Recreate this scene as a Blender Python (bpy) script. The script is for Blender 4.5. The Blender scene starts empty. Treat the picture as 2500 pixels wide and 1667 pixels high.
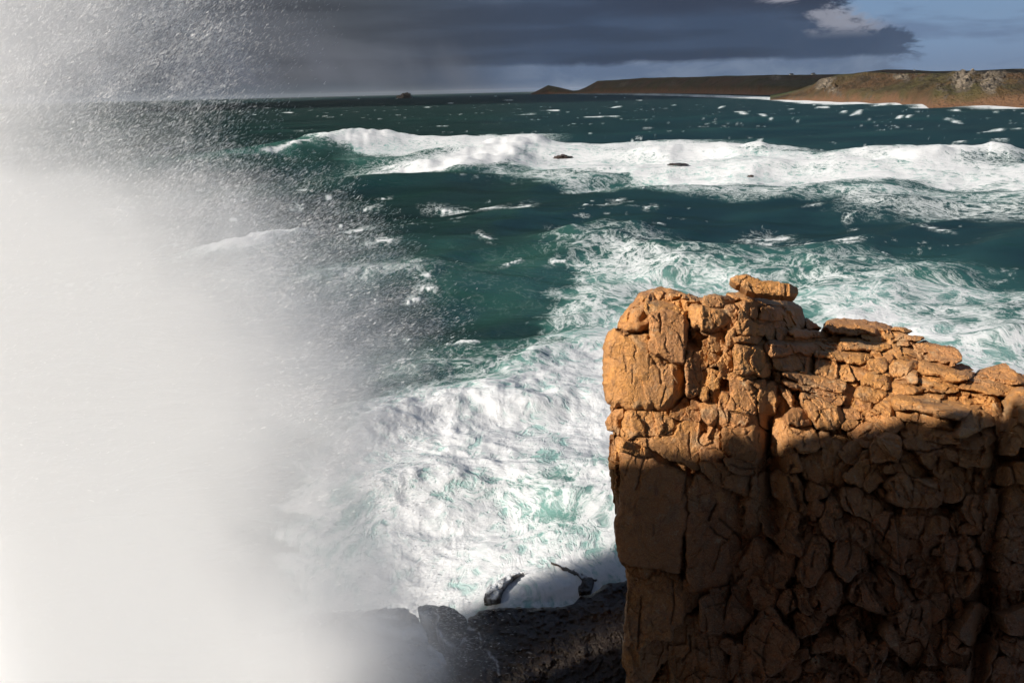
import bpy, math, random
import numpy as np
from mathutils import Matrix, Vector
from mathutils.geometry import delaunay_2d_cdt

S = bpy.context.scene
COL = S.collection
R = math.radians

# ------------------------------------------------------------------ camera
CAM = np.array([0.0, 0.0, 30.0])
FPX = 1944.0                      # focal length in pixels of the 2500 px wide photograph
PITCH, ROLL = R(17.42), R(1.39)
f_ = np.array([0, math.cos(PITCH), -math.sin(PITCH)])
r0_ = np.array([1.0, 0, 0]); u0_ = np.array([0, math.sin(PITCH), math.cos(PITCH)])
r_ = math.cos(ROLL) * r0_ - math.sin(ROLL) * u0_
u_ = math.cos(ROLL) * u0_ + math.sin(ROLL) * r0_
cd = bpy.data.cameras.new('camera'); cam = bpy.data.objects.new('camera', cd); COL.objects.link(cam)
M = Matrix(((r_[0], u_[0], -f_[0], CAM[0]), (r_[1], u_[1], -f_[1], CAM[1]), (r_[2], u_[2], -f_[2], CAM[2]), (0, 0, 0, 1)))
cam.matrix_world = M
cd.sensor_width = 36; cd.lens = 36 * FPX / 2500; cd.clip_start = 0.5; cd.clip_end = 80000
S.camera = cam

# ------------------------------------------------------------------ sun, sky, exposure
SUN_A, SUN_E = R(66), R(29)       # bearing left of straight-behind, elevation
tosun = Vector((-math.sin(SUN_A) * math.cos(SUN_E), -math.cos(SUN_A) * math.cos(SUN_E), math.sin(SUN_E)))
sl = bpy.data.lights.new('sun', 'SUN'); sun = bpy.data.objects.new('sun', sl); COL.objects.link(sun)
sl.energy = 5.0; sl.angle = R(0.9); sl.color = (1.0, 0.93, 0.84)
sun.rotation_euler = tosun.to_track_quat('Z', 'Y').to_euler(); sun.location = (-60, -60, 90)
S.view_settings.view_transform = 'Standard'; S.view_settings.look = 'None'
S.view_settings.gamma = 1; S.view_settings.exposure = 0.95
S.cycles.use_denoising = True
S.cycles.max_bounces = 34; S.cycles.volume_bounces = 32; S.cycles.diffuse_bounces = 3; S.cycles.glossy_bounces = 2
S.cycles.volume_step_rate = 2.5; S.cycles.volume_max_steps = 256
S.cycles.use_adaptive_sampling = True; S.cycles.adaptive_threshold = 0.03
S.cycles.caustics_reflective = False; S.cycles.caustics_refractive = False
S.cycles.sample_clamp_indirect = 6

class NT:                          # small node-tree builder
    def __init__(self, tree): self.t = tree; tree.nodes.clear()
    def n(self, kind, **kw):
        nd = self.t.nodes.new(kind)
        ins = kw.pop('ins', {})
        for k, v in kw.items(): setattr(nd, k, v)
        for k, v in ins.items():
            s = nd.inputs[k]
            if isinstance(v, bpy.types.NodeSocket): self.t.links.new(v, s)
            else: s.default_value = v
        return nd
    def m(self, op, a, b=0.0, c=0.0, clamp=False):
        nd = self.t.nodes.new('ShaderNodeMath'); nd.operation = op; nd.use_clamp = clamp
        for i, v in enumerate((a, b, c)):
            if isinstance(v, bpy.types.NodeSocket): self.t.links.new(v, nd.inputs[i])
            else: nd.inputs[i].default_value = v
        return nd.outputs[0]
    def ss(self, x, lo, hi, a=0.0, b=1.0):
        nd = self.n('ShaderNodeMapRange', interpolation_type='SMOOTHSTEP', ins={0: x, 1: lo, 2: hi, 3: a, 4: b})
        return nd.outputs[0]
    def mix(self, f, a, b, mode='MIX'):
        nd = self.t.nodes.new('ShaderNodeMix'); nd.data_type = 'RGBA'; nd.blend_type = mode
        for i, v in ((0, f), (6, a), (7, b)):
            if isinstance(v, bpy.types.NodeSocket): self.t.links.new(v, nd.inputs[i])
            else: nd.inputs[i].default_value = v if i == 0 else (tuple(v) + (1,))[:4]
        return nd.outputs[2]
    def noise(self, vec, scale, detail=3, rough=0.55, dist=0.0, out=0, lac=2.0):
        nd = self.n('ShaderNodeTexNoise', ins={'Vector': vec, 'Scale': scale, 'Detail': detail, 'Roughness': rough, 'Distortion': dist, 'Lacunarity': lac})
        return nd.outputs[out]
    def map(self, vec, sc=(1, 1, 1), rot=(0, 0, 0), loc=(0, 0, 0)):
        return self.n('ShaderNodeMapping', ins={'Vector': vec, 'Scale': sc, 'Rotation': rot, 'Location': loc}).outputs[0]
    def link(self, a, b): self.t.links.new(a, b)

def lin(*c): return tuple(((v / 255) / 12.92 if v < 10.3 else ((v / 255 + 0.055) / 1.055) ** 2.4) for v in c)

W = bpy.data.worlds.new('World'); S.world = W; W.use_nodes = True
def build_world():
    t = NT(W.node_tree)
    out = t.n('ShaderNodeOutputWorld'); bg = t.n('ShaderNodeBackground')
    sky = t.n('ShaderNodeTexSky', sky_type='NISHITA', sun_disc=False)
    sky.sun_elevation = SUN_E; sky.sun_rotation = R(180) + SUN_A
    sky.air_density = 1.2; sky.dust_density = 1.5; sky.altitude = 30
    EX = 2 ** -S.view_settings.exposure / 0.1                 # picture value -> node colour at strength 0.1
    def c(r, g, b): return tuple(v * EX for v in lin(r, g, b))
    co = t.n('ShaderNodeTexCoord').outputs['Generated']
    sp = t.n('ShaderNodeSeparateXYZ', ins={0: co})
    x, y, z = sp.outputs
    az = t.m('ARCTAN2', x, y)                                  # bearing, 0 ahead, radians, right positive
    v = t.n('ShaderNodeCombineXYZ', ins={0: az, 1: t.m('MULTIPLY', z, 2.2), 2: 0.0}).outputs[0]
    n1 = t.noise(v, 3.2, 6, 0.55, 0.3); n2 = t.noise(t.map(v, (1, 2.4, 1), loc=(3, 1, 0)), 5.0, 5, 0.6, 0.2)
    nb = t.noise(t.map(v, (1, 1, 1), loc=(7, 2, 0)), 14.0, 6, 0.6, 0.3)
    # cloud body tone: grey to the left (rain), slate blue to the right
    lr = t.ss(az, -0.25, 0.10)
    body = t.mix(lr, c(76, 81, 88), c(65, 80, 103))
    body = t.mix(t.m('MULTIPLY', t.ss(n1, 0.42, 0.66), 0.8), body, t.mix(lr, c(99, 102, 109), c(82, 97, 121)))
    vb = t.n('ShaderNodeCombineXYZ', ins={0: az, 1: t.m('MULTIPLY', z, 9.0), 2: 0.4}).outputs[0]
    belt = t.noise(vb, 4.2, 6, 0.5, 0.25)                      # long level belts of darker cloud
    body = t.mix(t.m('MULTIPLY', t.ss(belt, 0.44, 0.64), 0.6), body, t.mix(lr, c(64, 68, 75), c(54, 64, 82)))
    topd = t.m('MULTIPLY', t.ss(t.m('ADD', z, t.m('MULTIPLY', t.m('SUBTRACT', nb, 0.5), 0.016)), 0.073, 0.088), t.ss(az, 0.02, 0.2))
    body = t.mix(t.m('MULTIPLY', topd, 0.75), body, c(56, 64, 82))
    # light band below the cloud base, rain to the left of it
    base = t.m('ADD', 0.031, t.m('MULTIPLY', t.m('SUBTRACT', nb, 0.5), 0.016))
    under = t.m('MULTIPLY', t.ss(t.m('SUBTRACT', base, z), -0.001, 0.006), t.ss(az, -0.12, 0.10))
    body = t.mix(under, body, t.mix(t.ss(nb, 0.4, 0.65), c(96, 113, 139), c(114, 129, 152)))
    rain = t.noise(t.n('ShaderNodeCombineXYZ', ins={0: t.m('ADD', az, t.m('MULTIPLY', z, 0.5)), 1: t.m('MULTIPLY', z, 0.6), 2: 2.0}).outputs[0], 9.0, 4, 0.5)
    rl = t.m('MULTIPLY', t.ss(az, 0.05, -0.15), t.ss(z, 0.09, 0.02))
    body = t.mix(t.m('MULTIPLY', rl, t.ss(rain, 0.40, 0.66)), body, c(102, 106, 116))
    low = t.m('MULTIPLY', t.ss(z, 0.022, 0.0), t.ss(az, 0.0, -0.2))
    body = t.mix(t.m('MULTIPLY', low, 0.6), body, c(88, 99, 110))
    # the gap of clear sky to the right with a heaped edge, and more gaps behind
    edge = t.m('ADD', az, t.m('MULTIPLY', t.m('SUBTRACT', nb, 0.5), 0.26))
    edge = t.m('ADD', edge, t.m('MULTIPLY', t.m('SUBTRACT', t.m('MAXIMUM', z, 0.04), 0.06), 1.9))
    gap = t.m('MULTIPLY', t.ss(edge, 0.392, 0.420), t.ss(az, 1.5, 1.1))
    gap2 = t.m('MULTIPLY', t.ss(n1, 0.52, 0.62), t.ss(y, 0.2, -0.3))
    gap = t.m('MAXIMUM', gap, t.m('MULTIPLY', gap2, 0.8))
    rim = t.m('MULTIPLY', t.ss(edge, 0.348, 0.385), t.ss(edge, 0.432, 0.402))
    rim = t.m('MULTIPLY', rim, t.m('MULTIPLY', t.ss(nb, 0.43, 0.52), t.ss(z, 0.045, 0.062)))
    clear = t.mix(t.ss(y, 0.0, -0.3, 0.08, 0.6), c(100, 132, 173), sky.outputs[0])
    clear = t.mix(t.m('MULTIPLY', t.ss(z, 0.05, 0.0), 0.7), clear, c(118, 133, 156))
    wisp = t.m('MULTIPLY', t.ss(n2, 0.50, 0.66), 0.6)
    clear = t.mix(wisp, clear, c(96, 112, 142))
    col = t.mix(gap, body, clear)
    col = t.mix(t.m('MULTIPLY', rim, 0.8), col, c(150, 153, 166))
    t.link(col, bg.inputs[0]); bg.inputs[1].default_value = 0.1
    t.link(bg.outputs[0], out.inputs[0])
build_world()

# ------------------------------------------------------------------ helpers
def rays(px, py):
    px = np.asarray(px, float); py = np.asarray(py, float)
    a = (px - 1250) / FPX; b = (833.5 - py) / FPX
    return f_[None] + a.ravel()[:, None] * r_[None] + b.ravel()[:, None] * u_[None]
def at_depth(px, py, Y):            # photograph pixel -> point at distance Y in front
    d = rays(px, py); return CAM + d * (np.asarray(Y).ravel() / d[:, 1])[:, None]
def on_sea(px, py, z=0.0):          # photograph pixel -> point on the water
    d = rays(px, py); return CAM + d * ((z - CAM[2]) / d[:, 2])[:, None]
def to_px(P):
    d = P - CAM; w = d @ f_; return 1250 + FPX * (d @ r_) / w, 833.5 - FPX * (d @ u_) / w

def hsh(i, j, k, s):
    h = (i.astype(np.uint32) * np.uint32(374761393) + j.astype(np.uint32) * np.uint32(668265263) + k.astype(np.uint32) * np.uint32(2147483647 - 5) + np.uint32(s * 974711 & 0xffffffff))
    h = (h ^ (h >> np.uint32(13))) * np.uint32(1274126177); h = (h ^ (h >> np.uint32(15))) * np.uint32(2246822519)
    return h ^ (h >> np.uint32(16))
GR = np.array([(1,1,0),(-1,1,0),(1,-1,0),(-1,-1,0),(1,0,1),(-1,0,1),(1,0,-1),(-1,0,-1),(0,1,1),(0,-1,1),(0,1,-1),(0,-1,-1),(1,1,0),(-1,1,0),(0,-1,1),(0,-1,-1)], float)
G2 = np.array([(math.cos(k * 0.3927), math.sin(k * 0.3927)) for k in range(16)], np.float32)
def perlin(p, s=0):                 # (N,3) -> (N,) about -1..1
    if p.shape[1] == 2:
        p = p.astype(np.float32); b = np.floor(p).astype(np.int32); q = p - b; w = q * q * (3 - 2 * q); o = np.float32(0); z0 = np.zeros(len(p), np.int32)
        for dx in (0, 1):
            for dy in (0, 1):
                h = hsh(b[:, 0] + dx, b[:, 1] + dy, z0, s) & np.uint32(15)
                v = G2[h, 0] * (q[:, 0] - dx) + G2[h, 1] * (q[:, 1] - dy)
                o = o + v * (w[:, 0] if dx else 1 - w[:, 0]) * (w[:, 1] if dy else 1 - w[:, 1])
        return o * np.float32(1.35)
    b = np.floor(p).astype(np.int64); q = p - b; w = q * q * q * (q * (q * 6 - 15) + 10); o = 0
    for dx in (0, 1):
        for dy in (0, 1):
            for dz in (0, 1):
                g = GR[hsh(b[:, 0] + dx, b[:, 1] + dy, b[:, 2] + dz, s) & np.uint32(15)]
                v = g[:, 0] * (q[:, 0] - dx) + g[:, 1] * (q[:, 1] - dy) + g[:, 2] * (q[:, 2] - dz)
                o = o + v * (w[:, 0] if dx else 1 - w[:, 0]) * (w[:, 1] if dy else 1 - w[:, 1]) * (w[:, 2] if dz else 1 - w[:, 2])
    return o
def fbm(p, oct=4, s=0, gain=0.5):
    o = 0; a = 1.0
    for k in range(oct): o = o + a * perlin(p * 2.03 ** k + 17.3 * k, s + k); a *= gain
    return o
def ridged(p, oct=4, s=0, gain=0.5):
    o = 0; a = 1.0; t = 0
    for k in range(oct): o = o + a * (1 - np.minimum(1, 2.2 * np.abs(perlin(p * 2.1 ** k + 9.1 * k, s + k)))); t += a; a *= gain
    return o / t
def worley(p, s=0):                 # 3-D cells: (cell random 0..1, f1, f2)
    b = np.floor(p).astype(np.int64); f1 = np.full(len(p), 9.0); f2 = f1.copy(); idr = np.zeros(len(p))
    for dx in (-1, 0, 1):
        for dy in (-1, 0, 1):
            for dz in (-1, 0, 1):
                c = b + (dx, dy, dz); h = hsh(c[:, 0], c[:, 1], c[:, 2], s)
                o = np.column_stack([(h & np.uint32(1023)) / 1023.0, ((h >> np.uint32(10)) & np.uint32(1023)) / 1023.0, ((h >> np.uint32(20)) & np.uint32(1023)) / 1023.0])
                d = np.linalg.norm(c + o - p, axis=1); cl = d < f1
                f2 = np.where(cl, f1, np.minimum(f2, d)); idr = np.where(cl, (h >> np.uint32(7)) % np.uint32(997) / 997.0, idr); f1 = np.where(cl, d, f1)
    return idr, f1, f2
def sstep(x, a, b): t = np.clip((x - a) / (b - a), 0, 1); return t * t * (3 - 2 * t)

def seg_dist(px, py, poly, closed=True):
    P = np.asarray(poly, float); n = len(P); best = np.full(len(px), 1e18)
    for i in range(n if closed else n - 1):
        a = P[i]; b = P[(i + 1) % n]; d = b - a; L = d @ d + 1e-12
        t = np.clip(((px - a[0]) * d[0] + (py - a[1]) * d[1]) / L, 0, 1)
        best = np.minimum(best, (px - a[0] - t * d[0]) ** 2 + (py - a[1] - t * d[1]) ** 2)
    return np.sqrt(best)
def seg_signed(px, py, poly):          # distance to an open line, and distance across it (positive on the viewer's side, small y)
    P = np.asarray(poly, float); best = np.full(len(px), 1e18); sg = np.ones(len(px))
    if P[-1, 0] < P[0, 0]: P = P[::-1]
    for i in range(len(P) - 1):
        a = P[i]; d = P[i + 1] - a; L = d @ d + 1e-12; ex, ey = px - a[0], py - a[1]
        t = np.clip((ex * d[0] + ey * d[1]) / L, 0, 1); q = (ex - t * d[0]) ** 2 + (ey - t * d[1]) ** 2
        m = q < best; best = np.where(m, q, best); sg = np.where(m, -(d[0] * ey - d[1] * ex) / math.sqrt(L), sg)
    return np.sqrt(best), sg
def inside(px, py, poly):
    P = np.asarray(poly, float); n = len(P); r = np.zeros(len(px), bool)
    for i in range(n):
        x1, y1 = P[i]; x2, y2 = P[(i + 1) % n]
        if y1 == y2: continue
        r ^= ((y1 > py) != (y2 > py)) & (px < (x2 - x1) * (py - y1) / (y2 - y1) + x1)
    return r
def zone(px, py, poly, soft):       # 0..1, soft across the outline of a region
    P = np.asarray(poly, float); m = (px > P[:, 0].min() - soft) & (px < P[:, 0].max() + soft) & (py > P[:, 1].min() - soft) & (py < P[:, 1].max() + soft)
    o = np.zeros(len(px)); qx, qy = px[m], py[m]
    d = seg_dist(qx, qy, poly); o[m] = sstep(np.where(inside(qx, qy, poly), d, -d), -soft, soft); return o

def mesh_obj(name, V, F, mat, parent=None, smooth=True, attrs=None, sharp=None):
    me = bpy.data.meshes.new(name)
    V = np.ascontiguousarray(V, np.float32); F = np.ascontiguousarray(F, np.int32); k = F.shape[1]
    me.vertices.add(len(V)); me.vertices.foreach_set('co', V.ravel())
    me.loops.add(F.size); me.loops.foreach_set('vertex_index', F.ravel())
    me.polygons.add(len(F)); me.polygons.foreach_set('loop_start', np.arange(0, F.size, k, dtype=np.int32))
    me.polygons.foreach_set('use_smooth', np.full(len(F), smooth))
    me.update(calc_edges=True)
    if sharp: me.set_sharp_from_angle(angle=sharp)
    for a, v in (attrs or {}).items():
        at = me.attributes.new(a, 'FLOAT', 'POINT'); at.data.foreach_set('value', np.ascontiguousarray(v, np.float32))
    me.materials.append(mat)
    o = bpy.data.objects.new(name, me); COL.objects.link(o)
    if parent is not None: o.parent = parent
    return o
def tag(o, label=None, cat=None, group=None, kind=None):
    for k, v in (('label', label), ('category', cat), ('group', group), ('kind', kind)):
        if v: o[k] = v
    return o
def empty(name, loc=(0, 0, 0)):
    o = bpy.data.objects.new(name, None); COL.objects.link(o); o.location = loc; return o
def grid_faces(nr, nc):
    i = np.arange((nr - 1) * (nc - 1)); r = i // (nc - 1); c = i % (nc - 1); a = r * nc + c
    return np.column_stack([a, a + 1, a + nc + 1, a + nc])

# ------------------------------------------------------------------ materials
def new_mat(name):
    m = bpy.data.materials.new(name); m.use_nodes = True; return m, NT(m.node_tree)

def sea_material():
    m, t = new_mat('sea_water')
    out = t.n('ShaderNodeOutputMaterial')
    pos = t.n('ShaderNodeNewGeometry').outputs['Position']
    fa = t.n('ShaderNodeAttribute', attribute_name='foam').outputs['Fac']
    aa = t.n('ShaderNodeAttribute', attribute_name='air').outputs['Fac']
    p2 = t.map(pos, (0.85, 0.62, 0.3), rot=(0, 0, R(-14)))
    wv = t.n('ShaderNodeTexNoise', ins={'Vector': p2, 'Scale': 0.12, 'Detail': 4.0}).outputs['Color']
    wp = t.n('ShaderNodeVectorMath', operation='MULTIPLY_ADD', ins={0: wv, 1: (8.0, 8.0, 0), 2: p2}).outputs[0]
    def rid(sc, det, w):
        n = t.noise(wp, sc, det, 0.62)
        return t.m('SUBTRACT', 1.0, t.m('MULTIPLY', t.m('ABSOLUTE', t.m('SUBTRACT', n, 0.5)), w), clamp=True)
    l1 = rid(0.33, 4, 7.0); l2 = rid(1.15, 4, 6.0); l3 = rid(3.2, 3, 5.0)
    lace = t.m('ADD', t.m('ADD', t.m('MULTIPLY', l1, 0.45), t.m('MULTIPLY', l2, 0.37)), t.m('MULTIPLY', l3, 0.18))
    th = t.m('SUBTRACT', 0.98, t.m('MULTIPLY', fa, 0.98))
    foam = t.ss(t.m('SUBTRACT', lace, th), -0.20, 0.34)
    foam = t.m('MULTIPLY', foam, t.ss(fa, 0.02, 0.14))
    foam = t.m('MULTIPLY', foam, t.ss(fa, 0.1, 0.75, 0.80, 1.0))
    deep = t.mix(t.noise(p2, 0.02, 3), (0.0026, 0.0112, 0.0102), (0.0040, 0.0170, 0.0146))
    pat = t.noise(t.map(pos, (0.5, 1.5, 1), rot=(0, 0, R(-18))), 0.075, 5, 0.62, 0.4); pat2 = t.noise(t.map(pos, (0.35, 1.6, 1), rot=(0, 0, R(-12))), 0.016, 4, 0.6, 0.3)  # noise bands: shading and reflection of the waves painted into the water colour
    deep = t.mix(t.ss(pat, 0.40, 0.66), deep, (0.0056, 0.0210, 0.0185))
    deep = t.mix(t.m('MULTIPLY', t.ss(pat2, 0.45, 0.62), 0.6), deep, (0.0022, 0.0095, 0.0098))
    turq = t.mix(aa, deep, (0.038, 0.128, 0.104))
    turq = t.mix(t.ss(aa, 0.55, 1.25), turq, (0.27, 0.42, 0.395))
    thick = t.ss(t.m('SUBTRACT', lace, th), 0.05, 0.55)
    col = t.mix(foam, turq, t.mix(thick, (0.40, 0.445, 0.445), (0.52, 0.53, 0.54)))
    rip = t.noise(t.map(pos, (0.6, 1.2, 1), rot=(0, 0, R(-20))), 1.1, 5, 0.62)
    fb = t.noise(wp, 1.7, 5, 0.6)
    h = t.m('ADD', t.m('MULTIPLY', rip, 0.30), t.m('MULTIPLY', foam, t.m('ADD', t.m('MULTIPLY', fb, 0.22), t.m('MULTIPLY', lace, 0.10))))
    chop = t.noise(t.map(pos, (0.55, 1.3, 1), rot=(0, 0, R(-24))), 0.11, 4, 0.6)
    h = t.m('ADD', h, t.m('MULTIPLY', chop, 2.6))
    bump = t.n('ShaderNodeBump', ins={'Height': h, 'Distance': 0.55, 'Strength': 0.62})
    df = t.n('ShaderNodeBsdfDiffuse', ins={'Color': col, 'Normal': bump.outputs[0]})
    gl = t.n('ShaderNodeBsdfGlossy', ins={'Color': (0.80, 0.97, 0.94, 1), 'Roughness': 0.26, 'Normal': bump.outputs[0]})
    # a sea full of steep wavelets never mirrors more than about a quarter of the sky
    fr = t.m('MULTIPLY', t.m('MINIMUM', t.n('ShaderNodeFresnel', ins={'IOR': 1.33, 'Normal': bump.outputs[0]}).outputs[0], 0.10), t.m('SUBTRACT', 1.0, t.m('MULTIPLY', foam, 0.85)))
    mx = t.n('ShaderNodeMixShader', ins={0: fr, 1: df.outputs[0], 2: gl.outputs[0]})
    t.link(mx.outputs[0], out.inputs[0]); return m

def granite_material(name, wet=0.0, tint=(1.10, 0.92, 0.70), scale=1.0):
    m, t = new_mat(name)
    out = t.n('ShaderNodeOutputMaterial')
    pos = t.n('ShaderNodeNewGeometry').outputs['Position']
    rnd = t.n('ShaderNodeObjectInfo').outputs['Random']
    off = t.n('ShaderNodeVectorMath', operation='ADD', ins={0: pos, 1: t.n('ShaderNodeCombineXYZ', ins={0: t.m('MULTIPLY', rnd, 0.7)}).outputs[0]}).outputs[0]
    big = t.noise(off, 0.45 * scale, 4, 0.6, 0.4); med = t.noise(off, 1.7 * scale, 5, 0.65, 0.3); fine = t.noise(off, 9 * scale, 5, 0.7)
    T = lambda *c: tuple(0.76 * a * b for a, b in zip(c, tint))
    col = t.mix(t.ss(big, 0.36, 0.66), T(0.54, 0.285, 0.085), T(0.43, 0.245, 0.115))
    col = t.mix(t.m('MULTIPLY', t.ss(rnd, 0.35, 1.0), 0.55), col, T(0.38, 0.195, 0.090))
    col = t.mix(t.m('MULTIPLY', t.ss(med, 0.52, 0.74), 0.6), col, T(0.60, 0.33, 0.085))
    col = t.mix(t.m('MULTIPLY', t.ss(t.noise(off, 0.8 * scale, 4, 0.6, 0.5), 0.54, 0.70), 0.6), col, T(0.36, 0.30, 0.22))
    col = t.mix(t.m('MULTIPLY', t.ss(t.noise(t.map(off, (2, 2, 0.5)), 1.3 * scale, 5, 0.65), 0.52, 0.70), 0.8), col, T(0.17, 0.085, 0.045))
    col = t.mix(t.m('MULTIPLY', t.ss(fine, 0.50, 0.66), 0.6), col, T(0.22, 0.13, 0.065))
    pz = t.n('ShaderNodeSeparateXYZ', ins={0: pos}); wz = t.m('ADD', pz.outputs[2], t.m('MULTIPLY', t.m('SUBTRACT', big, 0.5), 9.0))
    low_red = t.m('MULTIPLY', t.ss(wz, 17.0, 10.0), t.ss(t.m('ADD', pz.outputs[0], t.m('MULTIPLY', med, 4.0)), 7.0, 12.0, 0.35, 0.85))
    col = t.mix(low_red, col, t.mix(t.ss(med, 0.4, 0.62), T(0.235, 0.098, 0.042), T(0.15, 0.080, 0.050)))  # darker and redder lower down, stronger to the right
    li = t.noise(t.map(off, loc=(31, 7, 3)), 2.6 * scale, 6, 0.7, 0.4)
    col = t.mix(t.m('MULTIPLY', t.m('MULTIPLY', t.ss(li, 0.58, 0.66), t.ss(big, 0.40, 0.55)), 0.6), col, T(0.40, 0.38, 0.30))
    gr = t.noise(off, 42 * scale, 2, 0.6)
    col = t.mix(t.m('MULTIPLY', t.ss(gr, 0.58, 0.68), 0.6), col, T(0.80, 0.66, 0.50))
    col = t.mix(t.m('MULTIPLY', t.ss(gr, 0.42, 0.32), 0.5), col, T(0.14, 0.09, 0.055))
    crv = t.n('ShaderNodeAttribute', attribute_name='crack').outputs['Fac']
    col = t.mix(t.m('MULTIPLY', crv, 0.6), col, T(0.09, 0.06, 0.035))
    fo = t.n('ShaderNodeAttribute', attribute_name='foam').outputs['Fac']
    col = t.mix(fo, col, (0.8, 0.82, 0.84))
    cr = t.m('ABSOLUTE', t.m('SUBTRACT', t.noise(off, 1.1 * scale, 5, 0.6, 0.6), 0.5))
    h = t.m('ADD', t.m('MULTIPLY', fine, 0.080), t.m('MULTIPLY', t.noise(off, 34 * scale, 4, 0.7), 0.016))
    h = t.m('ADD', h, t.m('MULTIPLY', t.ss(cr, 0.0, 0.022), 0.030))
    h = t.m('ADD', h, t.m('MULTIPLY', med, 0.15))
    bump = t.n('ShaderNodeBump', ins={'Height': h, 'Distance': 1.0, 'Strength': 0.85})
    rg = t.m('ADD', 0.46 - 0.2 * wet, t.m('MULTIPLY', gr, 0.45))
    b = t.n('ShaderNodeBsdfPrincipled', ins={'Base Color': col, 'Roughness': rg, 'Specular IOR Level': 0.42 + 0.2 * wet, 'Normal': bump.outputs[0]})
    t.link(b.outputs[0], out.inputs[0]); return m

def land_material():
    m, t = new_mat('heath_and_cliff')
    out = t.n('ShaderNodeOutputMaterial')
    pos = t.n('ShaderNodeNewGeometry').outputs['Position']
    rk = t.n('ShaderNodeAttribute', attribute_name='rock').outputs['Fac']
    hh = t.n('ShaderNodeAttribute', attribute_name='rel').outputs['Fac']
    n1 = t.noise(pos, 0.006, 5, 0.6, 0.4); n2 = t.noise(pos, 0.03, 5, 0.65); n3 = t.noise(pos, 0.09, 4, 0.7)
    col = t.mix(t.ss(n1, 0.40, 0.62), (0.068, 0.038, 0.018), (0.050, 0.043, 0.017))
    col = t.mix(t.m('MULTIPLY', t.ss(n2, 0.46, 0.62), 0.85), col, (0.026, 0.021, 0.011))
    col = t.mix(t.ss(t.m('ADD', hh, t.m('MULTIPLY', n2, 0.3)), 0.98, 1.12), col, t.mix(t.ss(n1, 0.35, 0.6), (0.058, 0.066, 0.020), (0.042, 0.046, 0.018)))
    col = t.mix(t.ss(t.m('SUBTRACT', t.m('MULTIPLY', n2, 0.17), hh), 0.0, 0.07), col, (0.115, 0.062, 0.034))
    rc = t.mix(t.ss(n3, 0.4, 0.6), (0.19, 0.155, 0.115), (0.055, 0.045, 0.034))
    col = t.mix(t.ss(t.m('ADD', rk, t.m('MULTIPLY', t.m('SUBTRACT', n3, 0.5), 2.4)), 0.40, 0.60), col, rc)
    bump = t.n('ShaderNodeBump', ins={'Height': n3, 'Distance': 12.0, 'Strength': 1.0})
    b = t.n('ShaderNodeBsdfPrincipled', ins={'Base Color': col, 'Roughness': 0.9, 'Specular IOR Level': 0.15, 'Normal': bump.outputs[0]})
    t.link(b.outputs[0], out.inputs[0]); return m

def plain(name, col, rough=0.8):
    m, t = new_mat(name); out = t.n('ShaderNodeOutputMaterial')
    n = t.noise(t.n('ShaderNodeNewGeometry').outputs['Position'], 2.0, 3)
    b = t.n('ShaderNodeBsdfPrincipled', ins={'Base Color': t.mix(t.m('MULTIPLY', n, 0.4), col, tuple(c * 0.6 for c in col)), 'Roughness': rough})
    t.link(b.outputs[0], out.inputs[0]); return m

SEA = sea_material()
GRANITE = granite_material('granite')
WETROCK = granite_material('wet_rock', 0.8, (0.095, 0.095, 0.10))
DARKROCK = granite_material('offshore_rock', 0.5, (0.11, 0.11, 0.12), 0.3)
LAND = land_material()

# ------------------------------------------------------------------ the sea
SHORE = [(1150,229.5),(1305,229),(1400,229.5),(1500,231),(1600,232),(1700,235),(1800,238),(1904,242),(2006,247),(2090,247),(2176,249),(2278,255),(2400,257),(2500,258),(2620,262),(2800,268)]

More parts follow.
